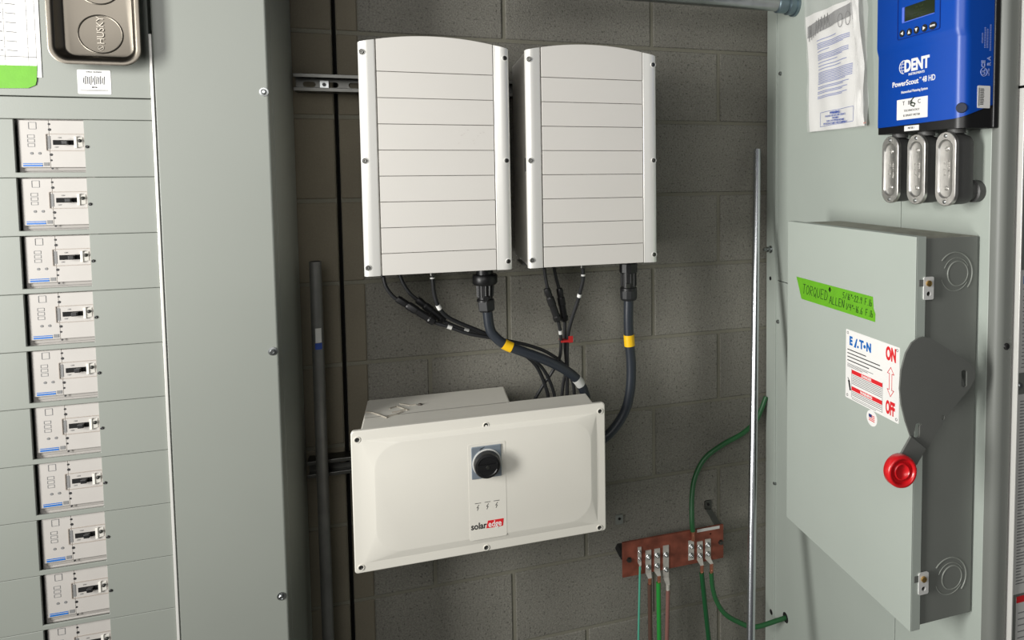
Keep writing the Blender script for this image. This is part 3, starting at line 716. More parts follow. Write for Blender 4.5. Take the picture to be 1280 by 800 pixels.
for j, (px, py, s_) in enumerate(((885, 630, 1), (774, 648, 0))):
    q = at(px, py, 1, -0.003)
    br = thing('wall_bracket', 'small bent galvanised strap on the wall above the right end of the copper bar' if s_ else 'small grey screw plate on the wall above the left end of the copper bar', 'bracket', q)
    q2 = at(893, 650, 1, -0.012)-q
    b = MB(); b.pr(rrect(-0.011, 0.011, -0.016, 0.011, 0.004), -0.002, 0.003)
    if s_: b.ext([(-0.010, -0.002, -0.012), (0.010, -0.002, -0.016), (q2.x+0.016, -0.018, q2.z-0.008), (q2.x-0.004, -0.018, q2.z-0.012)], (0, -0.0025, 0))
    b.build('strap_plate', STEELD if s_ else DSGREY, br)
    b = MB(); b.lathe((0, -0.002, 0), (0, -1, 0), [(0, 0.004), (0.003, 0.003)], 10); b.build('anchor_screw', VOID, br)

def lug(t, px, y0, y1, m_t, bx, by0, by1, m_b, w_=0.0165, bolts=2, up=False):
    a = at(px, y0, 1, -0.066); c = at(px, y1, 1, -0.066)
    ba = at(bx, by0, 1, -0.068); bc = at(bx, by1, 1, -0.068)
    b = MB(); h = w_/2
    b.ext([(a.x-h, -0.0665, a.z), (a.x+h, -0.0665, a.z), (c.x+h, -0.0665, c.z), (c.x-h, -0.0665, c.z)], (0, 0.0032, 0))
    near, far = (ba, c) if not up else (bc, a)
    b.ext([(far.x-h, -0.0665, far.z), (far.x+h, -0.0665, far.z), (near.x+h*0.6, -0.072, near.z), (near.x-h*0.6, -0.072, near.z)], (0, 0.004, 0))
    b.build('lug_tongue', m_t, t, world=True)
    b = MB(); b.lathe(Vector((ba.x, -0.070, ba.z)), Vector((bc.x, -0.070, bc.z))-Vector((ba.x, -0.070, ba.z)), [(0, h*0.62), ((bc-ba).length, h*0.62)], 14)
    b.lathe((ba.x*0.5+bc.x*0.5, -0.070-h*0.55, ba.z*0.5+bc.z*0.5), (0, -1, 0), [(0, 0.0028), (0.0012, 0.0018), (0.0014, 0)], 8)
    b.build('lug_barrel', m_b, t, world=True, smooth=True)
    for k in range(bolts):
        f = (k+0.5)/bolts*0.92+0.04
        q = a.lerp(c, f)
        b = MB(); b.lathe((q.x, -0.0665, q.z), (0, -1, 0), [(0, h*0.88), (0.0012, h*0.88), (0.0012, h*0.74), (0.0065, h*0.72), (0.0065, h*0.42), (0.011, h*0.42), (0.0115, 0)], hexa=True)
        b.build('lug_bolt', STEEL, t, world=True, bevel=0.0005, seg=1)
GG = 'ground wires on the copper bar'
def gwire(lab, m_, r, pts, lugargs):
    t = thing('ground_wire', lab, 'wire', pts[-1], 0, GG)
    MB().sweep(spline(pts), r, 12).build('insulation', m_, t, world=True, smooth=True)
    lug(t, *lugargs)
def W(x, y, Y): return at(x, y, 1, Y)
def down(x, y, xb, Y=-0.072):
    a = W(x, y, Y); c = W(xb, 800, Y); d = (c-a)
    return [a, a.lerp(c, 0.5), c, c+d*1.2, Vector((c.x+d.x*3, Y, 0.004))]
gwire('thin teal wire at the left end of the copper bar', TEAL, 0.0030, down(800, 708, 798), (799.5, 684, 703, TINNED, 800, 706, 712, TINNED, 0.010))
gwire('dark brown wire hanging second from the left under the copper bar', BRN, 0.0062, down(812, 730, 813), (810.5, 688, 716, TINNED, 812, 722, 735, COPPERB))
gwire('bright green wire hanging under the copper bar', GWB, 0.0064, down(823, 728, 824), (821.5, 686, 714, TINNED, 823.5, 719, 733, COPPERB))
gwire('pinkish brown wire hanging under the copper bar beside the bright green one', BRNP, 0.0058, down(835, 738, 833.5), (832.5, 682, 722, TINNED, 834.5, 730, 742, TINNED))
endg = Vector((0.354, -0.011, at(957, 496, 1, -0.011).z))
gwire('green wire climbing from the copper bar to the right cabinet', GW, 0.0072, [W(866, 664, -.072), W(865, 650, -.07), W(865, 620, -.05), W(869, 596, -.035), W(881, 573, -.03), W(903, 556, -.03), W(928, 542, -.03), W(944, 527, -.02), W(952, 511, -.013), endg],
      (864, 676, 700, TINNED, 866, 661, 675, COPPERB, 0.0165, 2, True))
gwire('dark green wire dropping straight down from the right of the copper bar', GWD, 0.0066, down(877, 716, 886), (875, 677, 700, TINNED, 877, 706, 721, COPPERB))
hole = at(982, 772, 0, 0.357)
gwire('green wire looping from the copper bar into the side of the right cabinet', GW, 0.0066, [W(889, 716, -.072), W(891, 735, -.074), W(896, 752, -.08), W(906, 767, -.09), W(922, 777, -.10), Vector((0.26, -0.115, hole.z-0.012)), hole+Vector((-0.03, 0, -0.003)), hole+Vector((0.012, 0, 0.001))],
      (885, 674, 698, TINNED, 889, 704, 719, COPPERB))

# ------------------------------------------------------------------ leaning tube
a_ = Vector((0.3095, -0.034, 1.7515)); c_ = Vector((0.122, -0.352, 0.545)); d_ = (c_-a_)
f_ = a_+d_*((a_.z-0.0)/(a_.z-c_.z))
pl = thing('metal_pole', 'bright steel tube leaning against the wall beside the right cabinet', 'pole', f_)
MB().sweep([f_+Vector((0, 0, 0.004)), a_], 0.0105, 24).build('tube', POLE, pl, world=True, smooth=True)
n_ = (a_-f_).normalized()
MB().cyl(a_-n_*0.0002, a_+n_*0.0004, 0.0088, 20).build('open_end', VOID, pl, world=True)

# ------------------------------------------------------------------ right cabinet
RX = 0.357
rc = thing('equipment_cabinet', 'tall grey cabinet at right that carries the blue meter and the switch box', 'electrical cabinet', (0.75, -0.42, 0))
MB().box(RX+0.016, 1.2, -0.805, -0.004, 0, 2.35).build('cabinet_body', GREY2, rc, world=True)
MB().box(RX, RX+0.016, -0.0655, -0.004, 0, 2.35).build('rear_post', GREY2, rc, world=True, bevel=0.002)
MB().box(RX-0.0035, RX+0.001, -0.0635, -0.058, 0, 2.35).build('post_fold', GREY2, rc, world=True, bevel=0.001)
def side_panel(y0, y1, z0, z1): MB().box(RX, RX+0.015, y1, y0, z0, z1).build('side_panel', GREY2, rc, world=True, bevel=0.0012)
side_panel(-0.0665, -0.577, 1.3745, 2.35); side_panel(-0.0665, -0.577, 0, 1.3725); side_panel(-0.579, -0.81, 0, 2.35)
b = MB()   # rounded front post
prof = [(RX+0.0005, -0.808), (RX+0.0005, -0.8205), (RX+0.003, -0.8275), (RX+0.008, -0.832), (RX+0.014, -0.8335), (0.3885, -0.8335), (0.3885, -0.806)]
b.loft([[Vector((x, y, 0)) for x, y in prof], [Vector((x, y, 2.35)) for x, y in prof]]); b.build('front_post', DSGREY, rc, world=True, smooth=True, auto=50)  # same cabinet as the side panels, darkened in colour for shade on the front
MB().box(0.3890, 0.3945, -0.815, -0.803, 0, 2.35).build('door_gap', VOID, rc, world=True)
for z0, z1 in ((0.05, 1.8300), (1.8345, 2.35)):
    b = MB(); b.box(0.3945, 1.2, -0.838, -0.806, z0, z1); b.build('front_door', DSGREY, rc, world=True, bevel=0.0008)  # door shade is in the colour, darker than the cabinet side
    b = MB(); b.box(0.3935, 0.3965, -0.8425, -0.82, z0, z1); b.build('door_edge', ALUW, rc, world=True, bevel=0.0005, label='door edge coloured pale for the light on it')  # light on the side of the door painted as a pale strip
p = at(1258, 433, 1, -0.8335); MB().lathe(p, (0, -1, 0), [(0, 0.0065), (0.0015, 0.006), (0.001, 0.0035), (0.0005, 0)], 16).build('dark_screw', BLACK, rc, world=True)
p = at(1273.5, 482, 1, -0.839); MB().lathe(p, (0, -1, 0), [(0, 0.006), (0.003, 0.006), (0.005, 0.0035), (0.0045, 0)], 14).build('door_screw', STEEL, rc, world=True, smooth=True)
for px, py in ((976, 92), (973, 402), (969, 604)):
    p = at(px, py, 0, RX); MB().lathe(p, (-1, 0, 0), [(0, 0.006), (0.002, 0.006), (0.002, 0.0045), (0.005, 0.0045), (0.006, 0.002), (0.006, 0)], 12).build('panel_screw', STEEL, rc, world=True)
for px, py, r_ in ((963, 348, 0.006), (964, 765, 0.008)):
    p = at(px, py, 0, RX); MB().lathe(p, (-1, 0, 0), [(0, r_), (0.0004, r_)], 14).build('post_hole', VOID, rc, world=True)
MB().lathe(hole, (-1, 0, 0), [(0, 0.0145), (0.0006, 0.0145)], 16).build('cable_hole', VOID, rc, world=True)
p = at(955.5, 312, 1, -0.03); MB().lathe((RX, p.y, p.z), (-1, 0, 0), [(0, 0.011), (0.002, 0.011), (0.002, 0.008), (0.012, 0.008), (0.012, 0.005), (0.024, 0.005)], 12).build('hex_bolt', STEEL, rc, world=True)
# labels on its front
ls = thing('warning_label', 'printed grey label high on the front of the right cabinet, at the right edge', 'label', (0.4, -0.838, 1.30))
MB().box(0.0, 0.15, -0.0006, 0, 0.02, 0.207).build('paper_backing', PAPERG, ls)
MB().box(0.006, 0.03, -0.0009, -0.0006, 0.182, 0.196).build('blue_box', BLUEP, ls)
b = MB()
for k in range(22): b.ribbon([(0.006+0.001*(k % 3), 0.03+k*0.0068), (0.03+0.1*(k % 3 > 0), 0.03+k*0.0068)], 0.0016, -0.0006)
b.build('printed_lines', INKG, ls)
ls = thing('instruction_sheet', 'tall printed sheet low on the front of the right cabinet, at the right edge', 'paper', (0.4, -0.838, 0.905))
MB().box(0.0, 0.15, -0.0006, 0, 0.0, 0.375).build('sheet', PAPERG, ls)
b = MB()
for k in range(60):
    for c_i in range(4): b.ribbon([(0.006+c_i*0.03, 0.02+k*0.0058), (0.006+c_i*0.03+random.uniform(.008, .026), 0.02+k*0.0058)], 0.0018, -0.0006)
b.build('printed_lines', INKG, ls)
ls = thing('danger_label', 'white label with a red header at the lower right corner', 'label', (0.4085, -0.838, 0.74))
MB().box(0.0, 0.12, -0.0006, 0, 0.0, 0.159).build('paper_backing', PAPERG, ls)
MB().box(0.0, 0.12, -0.0012, -0.0006, 0.148, 0.160).build('red_header', REDP, ls)
b = MB()
for k in range(10): b.ribbon([(0.005, 0.02+k*0.012), (0.1, 0.02+k*0.012)], 0.0018, -0.0006)
b.build('printed_lines', INKG, ls)

# overhead conduit entering the cabinet side
zc_ = at(900, 9, 1, -0.155).z+0.0205
oc = thing('overhead_conduit', 'galvanised conduit crossing the top edge into the right cabinet', 'pipe', (RX, -0.155, zc_))
b = MB(); b.sweep(spline([(-0.9, 0.0, 0.0), (-0.5, 0, 0.0), (-0.2, 0, 0), (-0.035, 0, 0)], 3), 0.0205, 24); b.build('pipe', STEEL, oc, smooth=True)
b = MB(); b.lathe((-0.058, 0, 0), (1, 0, 0), [(0, 0.0215), (0.002, 0.0245), (0.026, 0.0245), (0.028, 0.0225), (0.031, 0.0225), (0.033, 0.0275), (0.050, 0.0275), (0.050, 0.031), (0.0575, 0.031)], 24)
b.build('coupling', mat('blue_grey_zinc', (118, 134, 142), 0.35, 0.8, 0.08, 30), oc, smooth=True, auto=30)

# ------------------------------------------------------------------ document pouch
R90 = -PI/2
dpx = thing('document_pouch', 'clear plastic pouch of folded papers hanging on the right cabinet', 'pouch', (RX, -0.214, 1.786), R90)
# local: x = -(Y+0.214), z up
def warp(x, z): return -0.004-0.004*math.sin(x*38+z*9)**2-0.003*math.sin(z*22+1)-0.005*max(0, (x-0.2))/0.07
b = MB(); nx, nz = 26, 30; g = []
for j in range(nz+1):
    row = []
    for i_ in range(nx+1):
        u, v = i_/nx, j/nz
        xl = 0.026-0.030*v; xr = 0.284-0.026*v
        x = xl+(xr-xl)*u; z = v*0.40+0.003*(1-u)
        y = warp(x, z)-0.0035-(0.010*abs(math.sin(u*40+v*6)) if u > 0.80 else 0.0012*math.sin(u*60+v*30))
        row.append(b.bm.verts.new((x, y, z)))
    g.append(row)
for j in range(nz):
    for i_ in range(nx): b.bm.faces.new([g[j][i_], g[j][i_+1], g[j+1][i_+1], g[j+1][i_]])
b.build('plastic_film', CLEARP, dpx, smooth=True)
b = MB(); g = []
for j in range(nz+1):
    row = []
    for i_ in range(nx+1):
        u, v = i_/nx, j/nz
        xl = 0.030-0.028*v; xr = 0.262-0.03*v
        x = xl+(xr-xl)*u; z = 0.004+v*0.30
        row.append(b.bm.verts.new((x, warp(x, z)+0.0005-(0.006*abs(math.sin(u*26+v*5)) if u > 0.86 else 0), z)))
    g.append(row)
for j in range(nz):
    for i_ in range(nx): b.bm.faces.new([g[j][i_], g[j][i_+1], g[j+1][i_+1], g[j+1][i_]])
b.build('white_sheet', PAPER, dpx, smooth=True)
def wr(b, x0, z0, x1, z1, wd, n=10):
    """printed line that follows the sheet"""
    for k in range(n):
        a, c = k/n, (k+1)/n
        xa, za = x0+(x1-x0)*a, z0+(z1-z0)*a; xc, zc2 = x0+(x1-x0)*c, z0+(z1-z0)*c
        q = [(xa, warp(xa, za)-0.0008, za-wd/2), (xc, warp(xc, zc2)-0.0008, zc2-wd/2), (xc, warp(xc, zc2)-0.0008, zc2+wd/2), (xa, warp(xa, za)-0.0008, za+wd/2)]
        b.bm.faces.new([b.bm.verts.new(p) for p in q])
b = MB()
z = 0.232
for para, ln, wmax in ((1, 1, 0.10), (2, 4, 0.135), (3, 1, 0.06), (4, 4, 0.13), (5, 1, 0.1), (6, 1, 0.15), (7, 1, 0.12), (8, 8, 0.145), (9, 2, 0.135), (10, 2, 0.13), (11, 2, 0.13)):
    for k in range(ln):
        x0 = 0.055+0.02*(0.24-z)*1.0
        wr(b, x0, z-0.0, x0+wmax*(0.97 if k < ln-1 else 0.8), z+0.004, 0.0020); z -= 0.0040
    z -= 0.0042
b.build('blue_print', INKB, dpx)
b = MB()
x0, x1, z0, z1 = 0.074, 0.212, 0.014, 0.049
wr(b, x0, z0, x1, z0+0.004, 0.0012); wr(b, x0, z1, x1, z1+0.004, 0.0012)
wr(b, x0, (z0+z1)/2, x0+0.0012, (z0+z1)/2, z1-z0, 1); wr(b, x1, (z0+z1)/2+0.004, x1+0.0012, (z0+z1)/2+0.004, z1-z0, 1)
b.build('warning_box', mat('blue_box_print', (70, 95, 175), 0.6), dpx)
b = MB(); b.text('WARNING', 0.0085, 0.143, -0.0135, 0.0445, bold=0.0002)
for k, s_ in enumerate(('HAZARD OF ELECTRIC SHOCK', 'OR BURN', 'TURN OFF POWER BEFORE', 'WORKING INSIDE THIS EQUIPMENT')): b.text(s_, 0.0066, 0.145, -0.0135, 0.0375-k*0.0062, sx=0.9)
b.build('warning_lettering', mat('blue_lettering', (70, 95, 175), 0.6), dpx)
b = MB()
wr(b, 0.012, 0.262, 0.205, 0.282, 0.030, 14); b.build('grey_header', INKG, dpx)
b = MB()
for k in range(9):
    x = 0.02+k*0.011; b.ribbon([(x, 0.238+k*0.003), (x+0.004, 0.278+k*0.002), (x+0.006, 0.248+k*0.003), (x+0.012, 0.278+k*0.001)], 0.0018, warp(x, 0.25)-0.0022)
for cx_ in (0.158, 0.183): b.ribbon([(cx_+0.009*math.cos(a*PI/6), 0.262+0.016*math.sin(a*PI/6)) for a in range(13)], 0.0012, warp(cx_, 0.262)-0.0024)
b.ribbon([(0.203, 0.255), (0.201, 0.275)], 0.0014, warp(0.2, 0.26)-0.0024)
b.build('handwriting', INK, dpx)
b = MB(); wr(b, 0.232, 0.0095, 0.262, 0.0105, 0.004); b.build('red_corner_print', mat('orange_print', (225, 120, 90), 0.6), dpx)

# ------------------------------------------------------------------ blue meter
mt = thing('power_meter', 'blue wall meter with small display and arrow buttons on the right cabinet', 'meter', (RX, -0.598, 1.7605), R90)
MWd, MHt, MD = 0.2225, 0.42, 0.077
MB().box(0.0, MWd+0.003, -0.011, 0, 0.0, MHt).build('black_base', BLACK, mt, bevel=0.002)
# cover: plan profile lofted up, with a raised upper part
def cov(d, r=0.022, x1=MWd-0.0005):
    pts = [(0.0005, -0.010), (0.0005, -d+0.002), (0.0025, -d)]
    for k in range(9):
        a = k/8*PI/2; pts.append((x1-r+r*math.sin(a), -d+r-r*math.cos(a)))
    pts += [(x1, -0.010)]
    return pts
def zb(x, y, d):   # lower edge sweeps up on the near side
    return 0.0135+max(0, (x-0.14))*0.05+max(0.0, (y+d))*0.34
def cring(d, z, low=False): return [Vector((x, y, (zb(x, y, d) if low else z))) for x, y in cov(d, 0.020)]
b = MB(); b.loft([cring(MD+0.002, 0, True), cring(MD+0.002, 0.158), cring(MD+0.003, 0.161), cring(MD+0.0055, 0.170), cring(MD+0.0060, 0.175), cring(MD+0.0060, MHt-0.003)])
b.build('blue_cover', BLUE, mt, smooth=True, auto=50)
b = MB(); b.loft([[Vector((x, y, 0.0)) for x, y in cov(MD+0.0005, 0.020, MWd-0.002)], [Vector((x, y, 0.06)) for x, y in cov(MD+0.0005, 0.020, MWd-0.002)]]); b.build('black_skirt', BLACK, mt, smooth=True, auto=50)
yf = -(MD+0.0060)
def ml(px, py, out=0.0060, root=Vector((RX, -0.598, 1.7605))):
    q = at(px, py, 0, RX-MD-out); return (-(q.y-root.y), q.z-root.z)
A = ml(1122, 52); B_ = ml(1175.5, 40)
b = MB(); b.pr(rrect(A[0], B_[0], A[1]+0.0015, MHt-0.02, 0.004), yf-0.0012, yf, [rrect(A[0]+0.0016, B_[0]-0.0016, A[1]+0.0031, MHt-0.0216, 0.003)])
b.build('keypad_border', mat('deep_blue_line', (4, 40, 120), 0.4), mt)
q0, q1 = ml(1132, 26), ml(1168, 15)
b = MB(); b.pr(rrect(q0[0]-0.0015, q1[0]+0.001, q0[1]-0.002, q0[1]+0.026, 0.0012), yf-0.0008, yf); dsp = b.build('display', LCD, mt)
b = MB(); b.box(q0[0]-0.0075, q0[0]-0.0018, yf-0.0022, yf, q0[1]-0.002, q0[1]+0.026); b.box(q0[0]-0.0075, q1[0]+0.001, yf-0.0016, yf, q0[1]-0.0034, q0[1]-0.002)
b.build('display_frame', BLUEL, dsp)
b = MB()
for k in range(3): b.text(('POWER 48 KW', 'VOLTS 277.1', 'OK  12:45')[k], 0.0048, (q0[0]+q1[0])/2, yf-0.0009, q0[1]+0.005+k*0.0068)
b.build('display_lettering', mat('display_ink', (58, 70, 42), 0.4), dsp)
glyph = MB()
for k, (px, py) in enumerate(((1128, 42), (1137, 40), (1146, 37.5), (1156, 35), (1166.5, 32))):
    x_, z_ = ml(px, py)
    bb = MB(); bb.pr(circ(x_, z_, 0.0068, 20, 1.0 if k < 4 else 1.35), yf-0.0014, yf); bb.build('button', INK, mt)
    s_ = 0.0034
    tri = {0: [(-s_, 0), (s_, s_), (s_, -s_)], 1: [(0, s_), (s_, -s_), (-s_, -s_)], 2: [(0, -s_), (s_, s_), (-s_, s_)], 3: [(s_, 0), (-s_, s_), (-s_, -s_)]}.get(k)
    if tri: glyph.pr([(x_+a, z_+c) for a, c in tri], yf-0.0018, yf-0.0014)
    else: glyph.text('ENTER', 0.0042, x_, yf-0.0016, z_, bold=0.0002)
glyph.build('button_symbols', PAPER, mt)
y0 = -(MD+0.002)
b = MB()
lx, lz = ml(1144, 81, 0.002); wD = ml(1160, 80, 0.002)[0]-ml(1131, 80, 0.002)[0]
b.text('DENT', 0.0305, lx+0.0035, y0-0.0002, lz, sx=0.82, bold=0.0013, shear=0.0)
gx, gz = ml(1130, 84, 0.002)
for R_ in (0.0125,): b.torus((gx, y0, gz), (0, 1, 0), R_, 0.0008, 24, PI*0.5, PI*1.62)
b.ribbon([(gx-0.011, gz), (gx+0.002, gz)], 0.0009, y0); b.ribbon([(gx-0.009, gz+0.006), (gx+0.002, gz+0.006)], 0.0009, y0); b.ribbon([(gx-0.009, gz-0.006), (gx+0.002, gz-0.006)], 0.0009, y0)
b.ribbon([(gx-0.002, gz+0.012), (gx-0.0065, gz+0.005), (gx-0.0065, gz-0.005), (gx-0.002, gz-0.012)], 0.0009, y0)
b.text('INSTRUMENTS', 0.0062, lx+0.004, y0-0.0002, lz-0.0158, sx=1.05, bold=0.0001)
sx_, sz_ = ml(1143.5, 103, 0.002)
b.text('PowerScout', 0.0142, ml(1115.5, 110, 0.002)[0], y0-0.0002, ml(1115.5, 107, 0.002)[1], 'LEFT', sx=1.03, bold=0.0003)
b.text('TM', 0.0045, ml(1150.5, 100, 0.002)[0], y0-0.0002, sz_+0.0065, sx=0.9)
b.text('48 HD', 0.0150, ml(1153, 101, 0.002)[0], y0-0.0002, ml(1115.5, 107, 0.002)[1]+0.0004, 'LEFT', sx=0.80, bold=0.0002)
b.text('Networked Metering System', 0.0070, ml(1143, 114.5, 0.002)[0]-0.0005, y0-0.0002, ml(1143, 113, 0.002)[1], sx=0.86, bold=0.0001)
b.build('white_lettering', PAPER, mt)
c0, c1 = ml(1121.5, 125.8, 0.002), ml(1159.5, 146.5, 0.002)
c0 = (c0[0], ml(1121.5, 125.5, 0.002)[1]); zl = ml(1121.5, 150.5, 0.002)[1]
b = MB(); b.pr(rrect(c0[0], c1[0], zl, c0[1], 0.001), y0-0.0006, y0); stk = b.build('white_sticker', PAPER, mt)
b = MB(); mx = (c0[0]+c1[0])/2
b.text('T', 0.011, mx-0.022, y0-0.0008, zl+0.031); b.text('IBN', 0.011, mx-0.004, y0-0.0008, zl+0.031, sx=0.7); b.text('C', 0.011, mx+0.020, y0-0.0008, zl+0.031)
b.text('TECHNOLOGY', 0.0056, mx, y0-0.0008, zl+0.0165, sx=1.1); b.text('IS SMART METER', 0.0056, mx, y0-0.0008, zl+0.0072, sx=1.1)
b.build('sticker_lettering', mat('dark_grey_print', (62, 62, 62), 0.6), stk)
b = MB(); b.ribbon([(mx+0.006, zl+0.040), (mx-0.001, zl+0.035), (mx-0.002, zl+0.026), (mx+0.006, zl+0.023), (mx+0.009, zl+0.028), (mx+0.001, zl+0.031)], 0.0022, y0-0.0008); b.build('leaf_mark', GINK, stk)
c0, c1 = ml(1131, 161.3, 0.0), ml(1149, 168, 0.0)
b = MB(); b.box(c0[0], c1[0], -MD-0.0014, -MD+0.001, 0.0025, 0.0125); b.build('white_tag', PAPER, mt)
b = MB(); b.text('METER 1', 0.0055, (c0[0]+c1[0])/2, -MD-0.0016, 0.0078, sx=0.9); b.build('tag_lettering', INK, mt)
# near side lettering, label, cap
xs = MWd-0.0003
def sf(q): return (q-Vector((RX, -0.598, 1.7605)))
def sidept(px, py):
    q = at(px, py, 1, -0.598-xs); return (q.x-RX, q.z-1.7605)   # local y, z
fr = lambda y, z: (Vector((xs, y, z)), Vector((0, 1, 0)), Vector((0, 0, 1)), Vector((1, 0, 0)))
b = MB()
for px, py0, py1 in ((1228.5, 40, 55), (1232, 32, 62), (1235, 34, 62), (1238.8, 28, 66)):
    y_, z_a = sidept(px, py0); _, z_b = sidept(px, py1)
    b.text('I'*18, (0.004), 0, 0, 0, rot=PI/2, sx=abs(z_a-z_b)/0.0205, frame=fr(y_, (z_a+z_b)/2))
y_, z_ = sidept(1229.5, 80); b.text('CE', 0.0105, 0, 0, 0, rot=PI/2, frame=fr(y_, z_), bold=0.0004)
y_, z_ = sidept(1230, 90); b.text('UL', 0.0085, 0, 0, 0, rot=PI/2, frame=fr(y_, z_), bold=0.0003)
b.torus((xs, y_, z_), (1, 0, 0), 0.0072, 0.0006, 20)
y_, z_ = sidept(1236.5, 80); b.text('R', 0.010, 0, 0, 0, rot=PI/2, frame=fr(y_, z_), bold=0.0004)
y_, z_ = sidept(1236.5, 73); b.text('A', 0.010, 0, 0, 0, rot=PI/2, frame=fr(y_, z_), bold=0.0004)
y_, z_ = sidept(1236, 90); b.text('LISTED', 0.0042, 0, 0, 0, rot=PI/2, frame=fr(y_, z_))
b.build('side_lettering', mat('pale_side_print', (150, 165, 215), 0.5), mt)
ya, za = sidept(1221, 135); yb2, zb2 = sidept(1237.5, 107.5)
poly = rrect(ya, yb2, za, zb2, 0.002)
b = MB(); b.ext([(xs+0.0004, p[0], p[1]) for p in poly], (0.0005, 0, 0)); b.build('serial_sticker', PAPER, mt)
b = MB()
for k in range(14):
    z_ = za+0.006+k*(zb2-za-0.01)/14
    b.ext([(xs+0.0009, ya+0.006, z_), (xs+0.0009, ya+0.006+random.uniform(.006, .010), z_), (xs+0.0009, ya+0.014, z_+0.0011), (xs+0.0009, ya+0.006, z_+0.0011)], (0.0002, 0, 0))
b.ext([(xs+0.0009, ya+0.003, za+0.004), (xs+0.0009, ya+0.0042, za+0.004), (xs+0.0009, ya+0.0042, zb2-0.004), (xs+0.0009, ya+0.003, zb2-0.004)], (0.0002, 0, 0))
b.build('sticker_bars', INK, mt)
# dark screw cap in the rounded corner
ccx, ccy, a_c = MWd-0.0205, -MD-0.002+0.020, PI/4
cc = Vector((ccx+0.0201*math.sin(a_c), ccy-0.0201*math.cos(a_c), ml(1201, 134)[1]))
b = MB(); n8 = Vector((math.sin(a_c), -math.cos(a_c), 0)); b.lathe(cc-n8*0.005, n8, [(0, 0.0092), (0.0052, 0.0092), (0.0058, 0.008)], 20); b.build('screw_cap', BLUED, mt)

# ------------------------------------------------------------------ conduit bodies under the meter
def conduit_body(yc, lab):
    z0 = 1.622
    t = thing('conduit_body', lab, 'conduit fitting', (RX, yc, z0), R90, 'conduit fittings under the blue meter')
    hw, hh = 0.0240, 0.134
    def stad(w2, z0_, z1_, y): return ring3(rrect(-w2, w2, z0_, z1_, w2-0.0005, 8), y)
    b = MB(); b.loft([stad(hw-0.002, 0.002, hh-0.002, -0.067), stad(hw-0.0025, 0.0025, hh-0.0025, -0.040), stad(hw-0.006, 0.004, hh-0.006, -0.0285)])
    b.build('cast_body', ALPAINT, t, smooth=True, auto=50)
    b = MB(); b.loft([stad(hw, 0, hh, -0.067), stad(hw, 0, hh, -0.0735), stad(hw-0.0012, 0.0012, hh-0.0012, -0.0745), stad(hw-0.0065, 0.0135, hh-0.0135, -0.0745), stad(hw-0.0085, 0.0165, hh-0.0165, -0.0715), stad(hw-0.0105, 0.019, hh-0.019, -0.0708)])
    b.build('cover_plate', ALCAST, t, smooth=True, auto=25)
    for z_ in (0.0075, hh-0.0075): MB().lathe((0, -0.0745, z_), (0, -1, 0), [(0, 0.0036), (0.0012, 0.0034), (0.002, 0.002), (0.002, 0)], 12).build('cover_screw', STEEL, t, smooth=True)
    b = MB()
    for z_ in (0.032, hh-0.031): b.lathe((0, -0.0708, z_), (0, -1, 0), [(0, 0.0042), (0.0014, 0.0036), (0.002, 0.0015), (0.002, 0)], 12)
    b.build('plate_rivets', ALCAST, t, smooth=True)
    b = MB(); b.text('C-17  1/2', 0.0062, -0.0045, -0.0712, hh/2, rot=PI/2, bold=0.0001, thick=0.0005); b.text('ALUM BODY', 0.0058, 0.0048, -0.0712, hh/2, rot=PI/2, bold=0.0001, thick=0.0005)
    b.build('cast_lettering', ALCAST, t)
    MB().lathe((0, -0.030, 0.026), (0, 1, 0), [(0, 0.0165), (0.014, 0.0165), (0.016, 0.0205), (0.0295, 0.0205)], 20).build('rear_hub', ALPAINT, t, smooth=True)
    MB().lathe((0, -0.050, hh-0.003), (0, 0, 1), [(0, 0.0155), (0.008, 0.0155)], 16).build('top_hub', ALPAINT, t, smooth=True)
conduit_body(-0.6325, 'leftmost oval-fronted conduit fitting under the blue meter')
conduit_body(-0.7055, 'middle oval-fronted conduit fitting under the blue meter')
conduit_body(-0.7800, 'rightmost and nearest oval-fronted conduit fitting under the blue meter')

# ------------------------------------------------------------------ disconnect switch box
DR = Vector((RX, -0.367, 0.846))
ds = thing('disconnect_switch', 'grey safety switch box with red handle knob on the right cabinet', 'switch box', DR, R90)
DW, DH = 0.4265, 0.7235
b = MB(); b.box(0.004, DW-0.004, -0.125, -0.0045, 0.005, DH-0.004); b.build('enclosure', DSGREY, ds, bevel=0.002)  # darker grey than the door: shade on the near side put into the colour
MB().box(0.03, DW-0.03, -0.0046, 0, 0.03, DH-0.03).build('mounting_feet', VOID, ds)
MB().box(0.006, DW-0.006, -0.124, -0.006, DH-0.0042, DH-0.0034).build('dusty_top', DUST, ds)
b = MB(); b.box(0, DW, -0.1466, -0.1445, 0, DH)
b.box(0, 0.002, -0.1446, -0.1245, 0, DH); b.box(DW-0.002, DW, -0.1446, -0.1245, 0, DH); b.box(0.002, DW-0.002, -0.1446, -0.1245, DH-0.002, DH); b.box(0.002, DW-0.002, -0.1446, -0.1245, 0, 0.002)
b.build('door', GREY2, ds, bevel=0.0012)
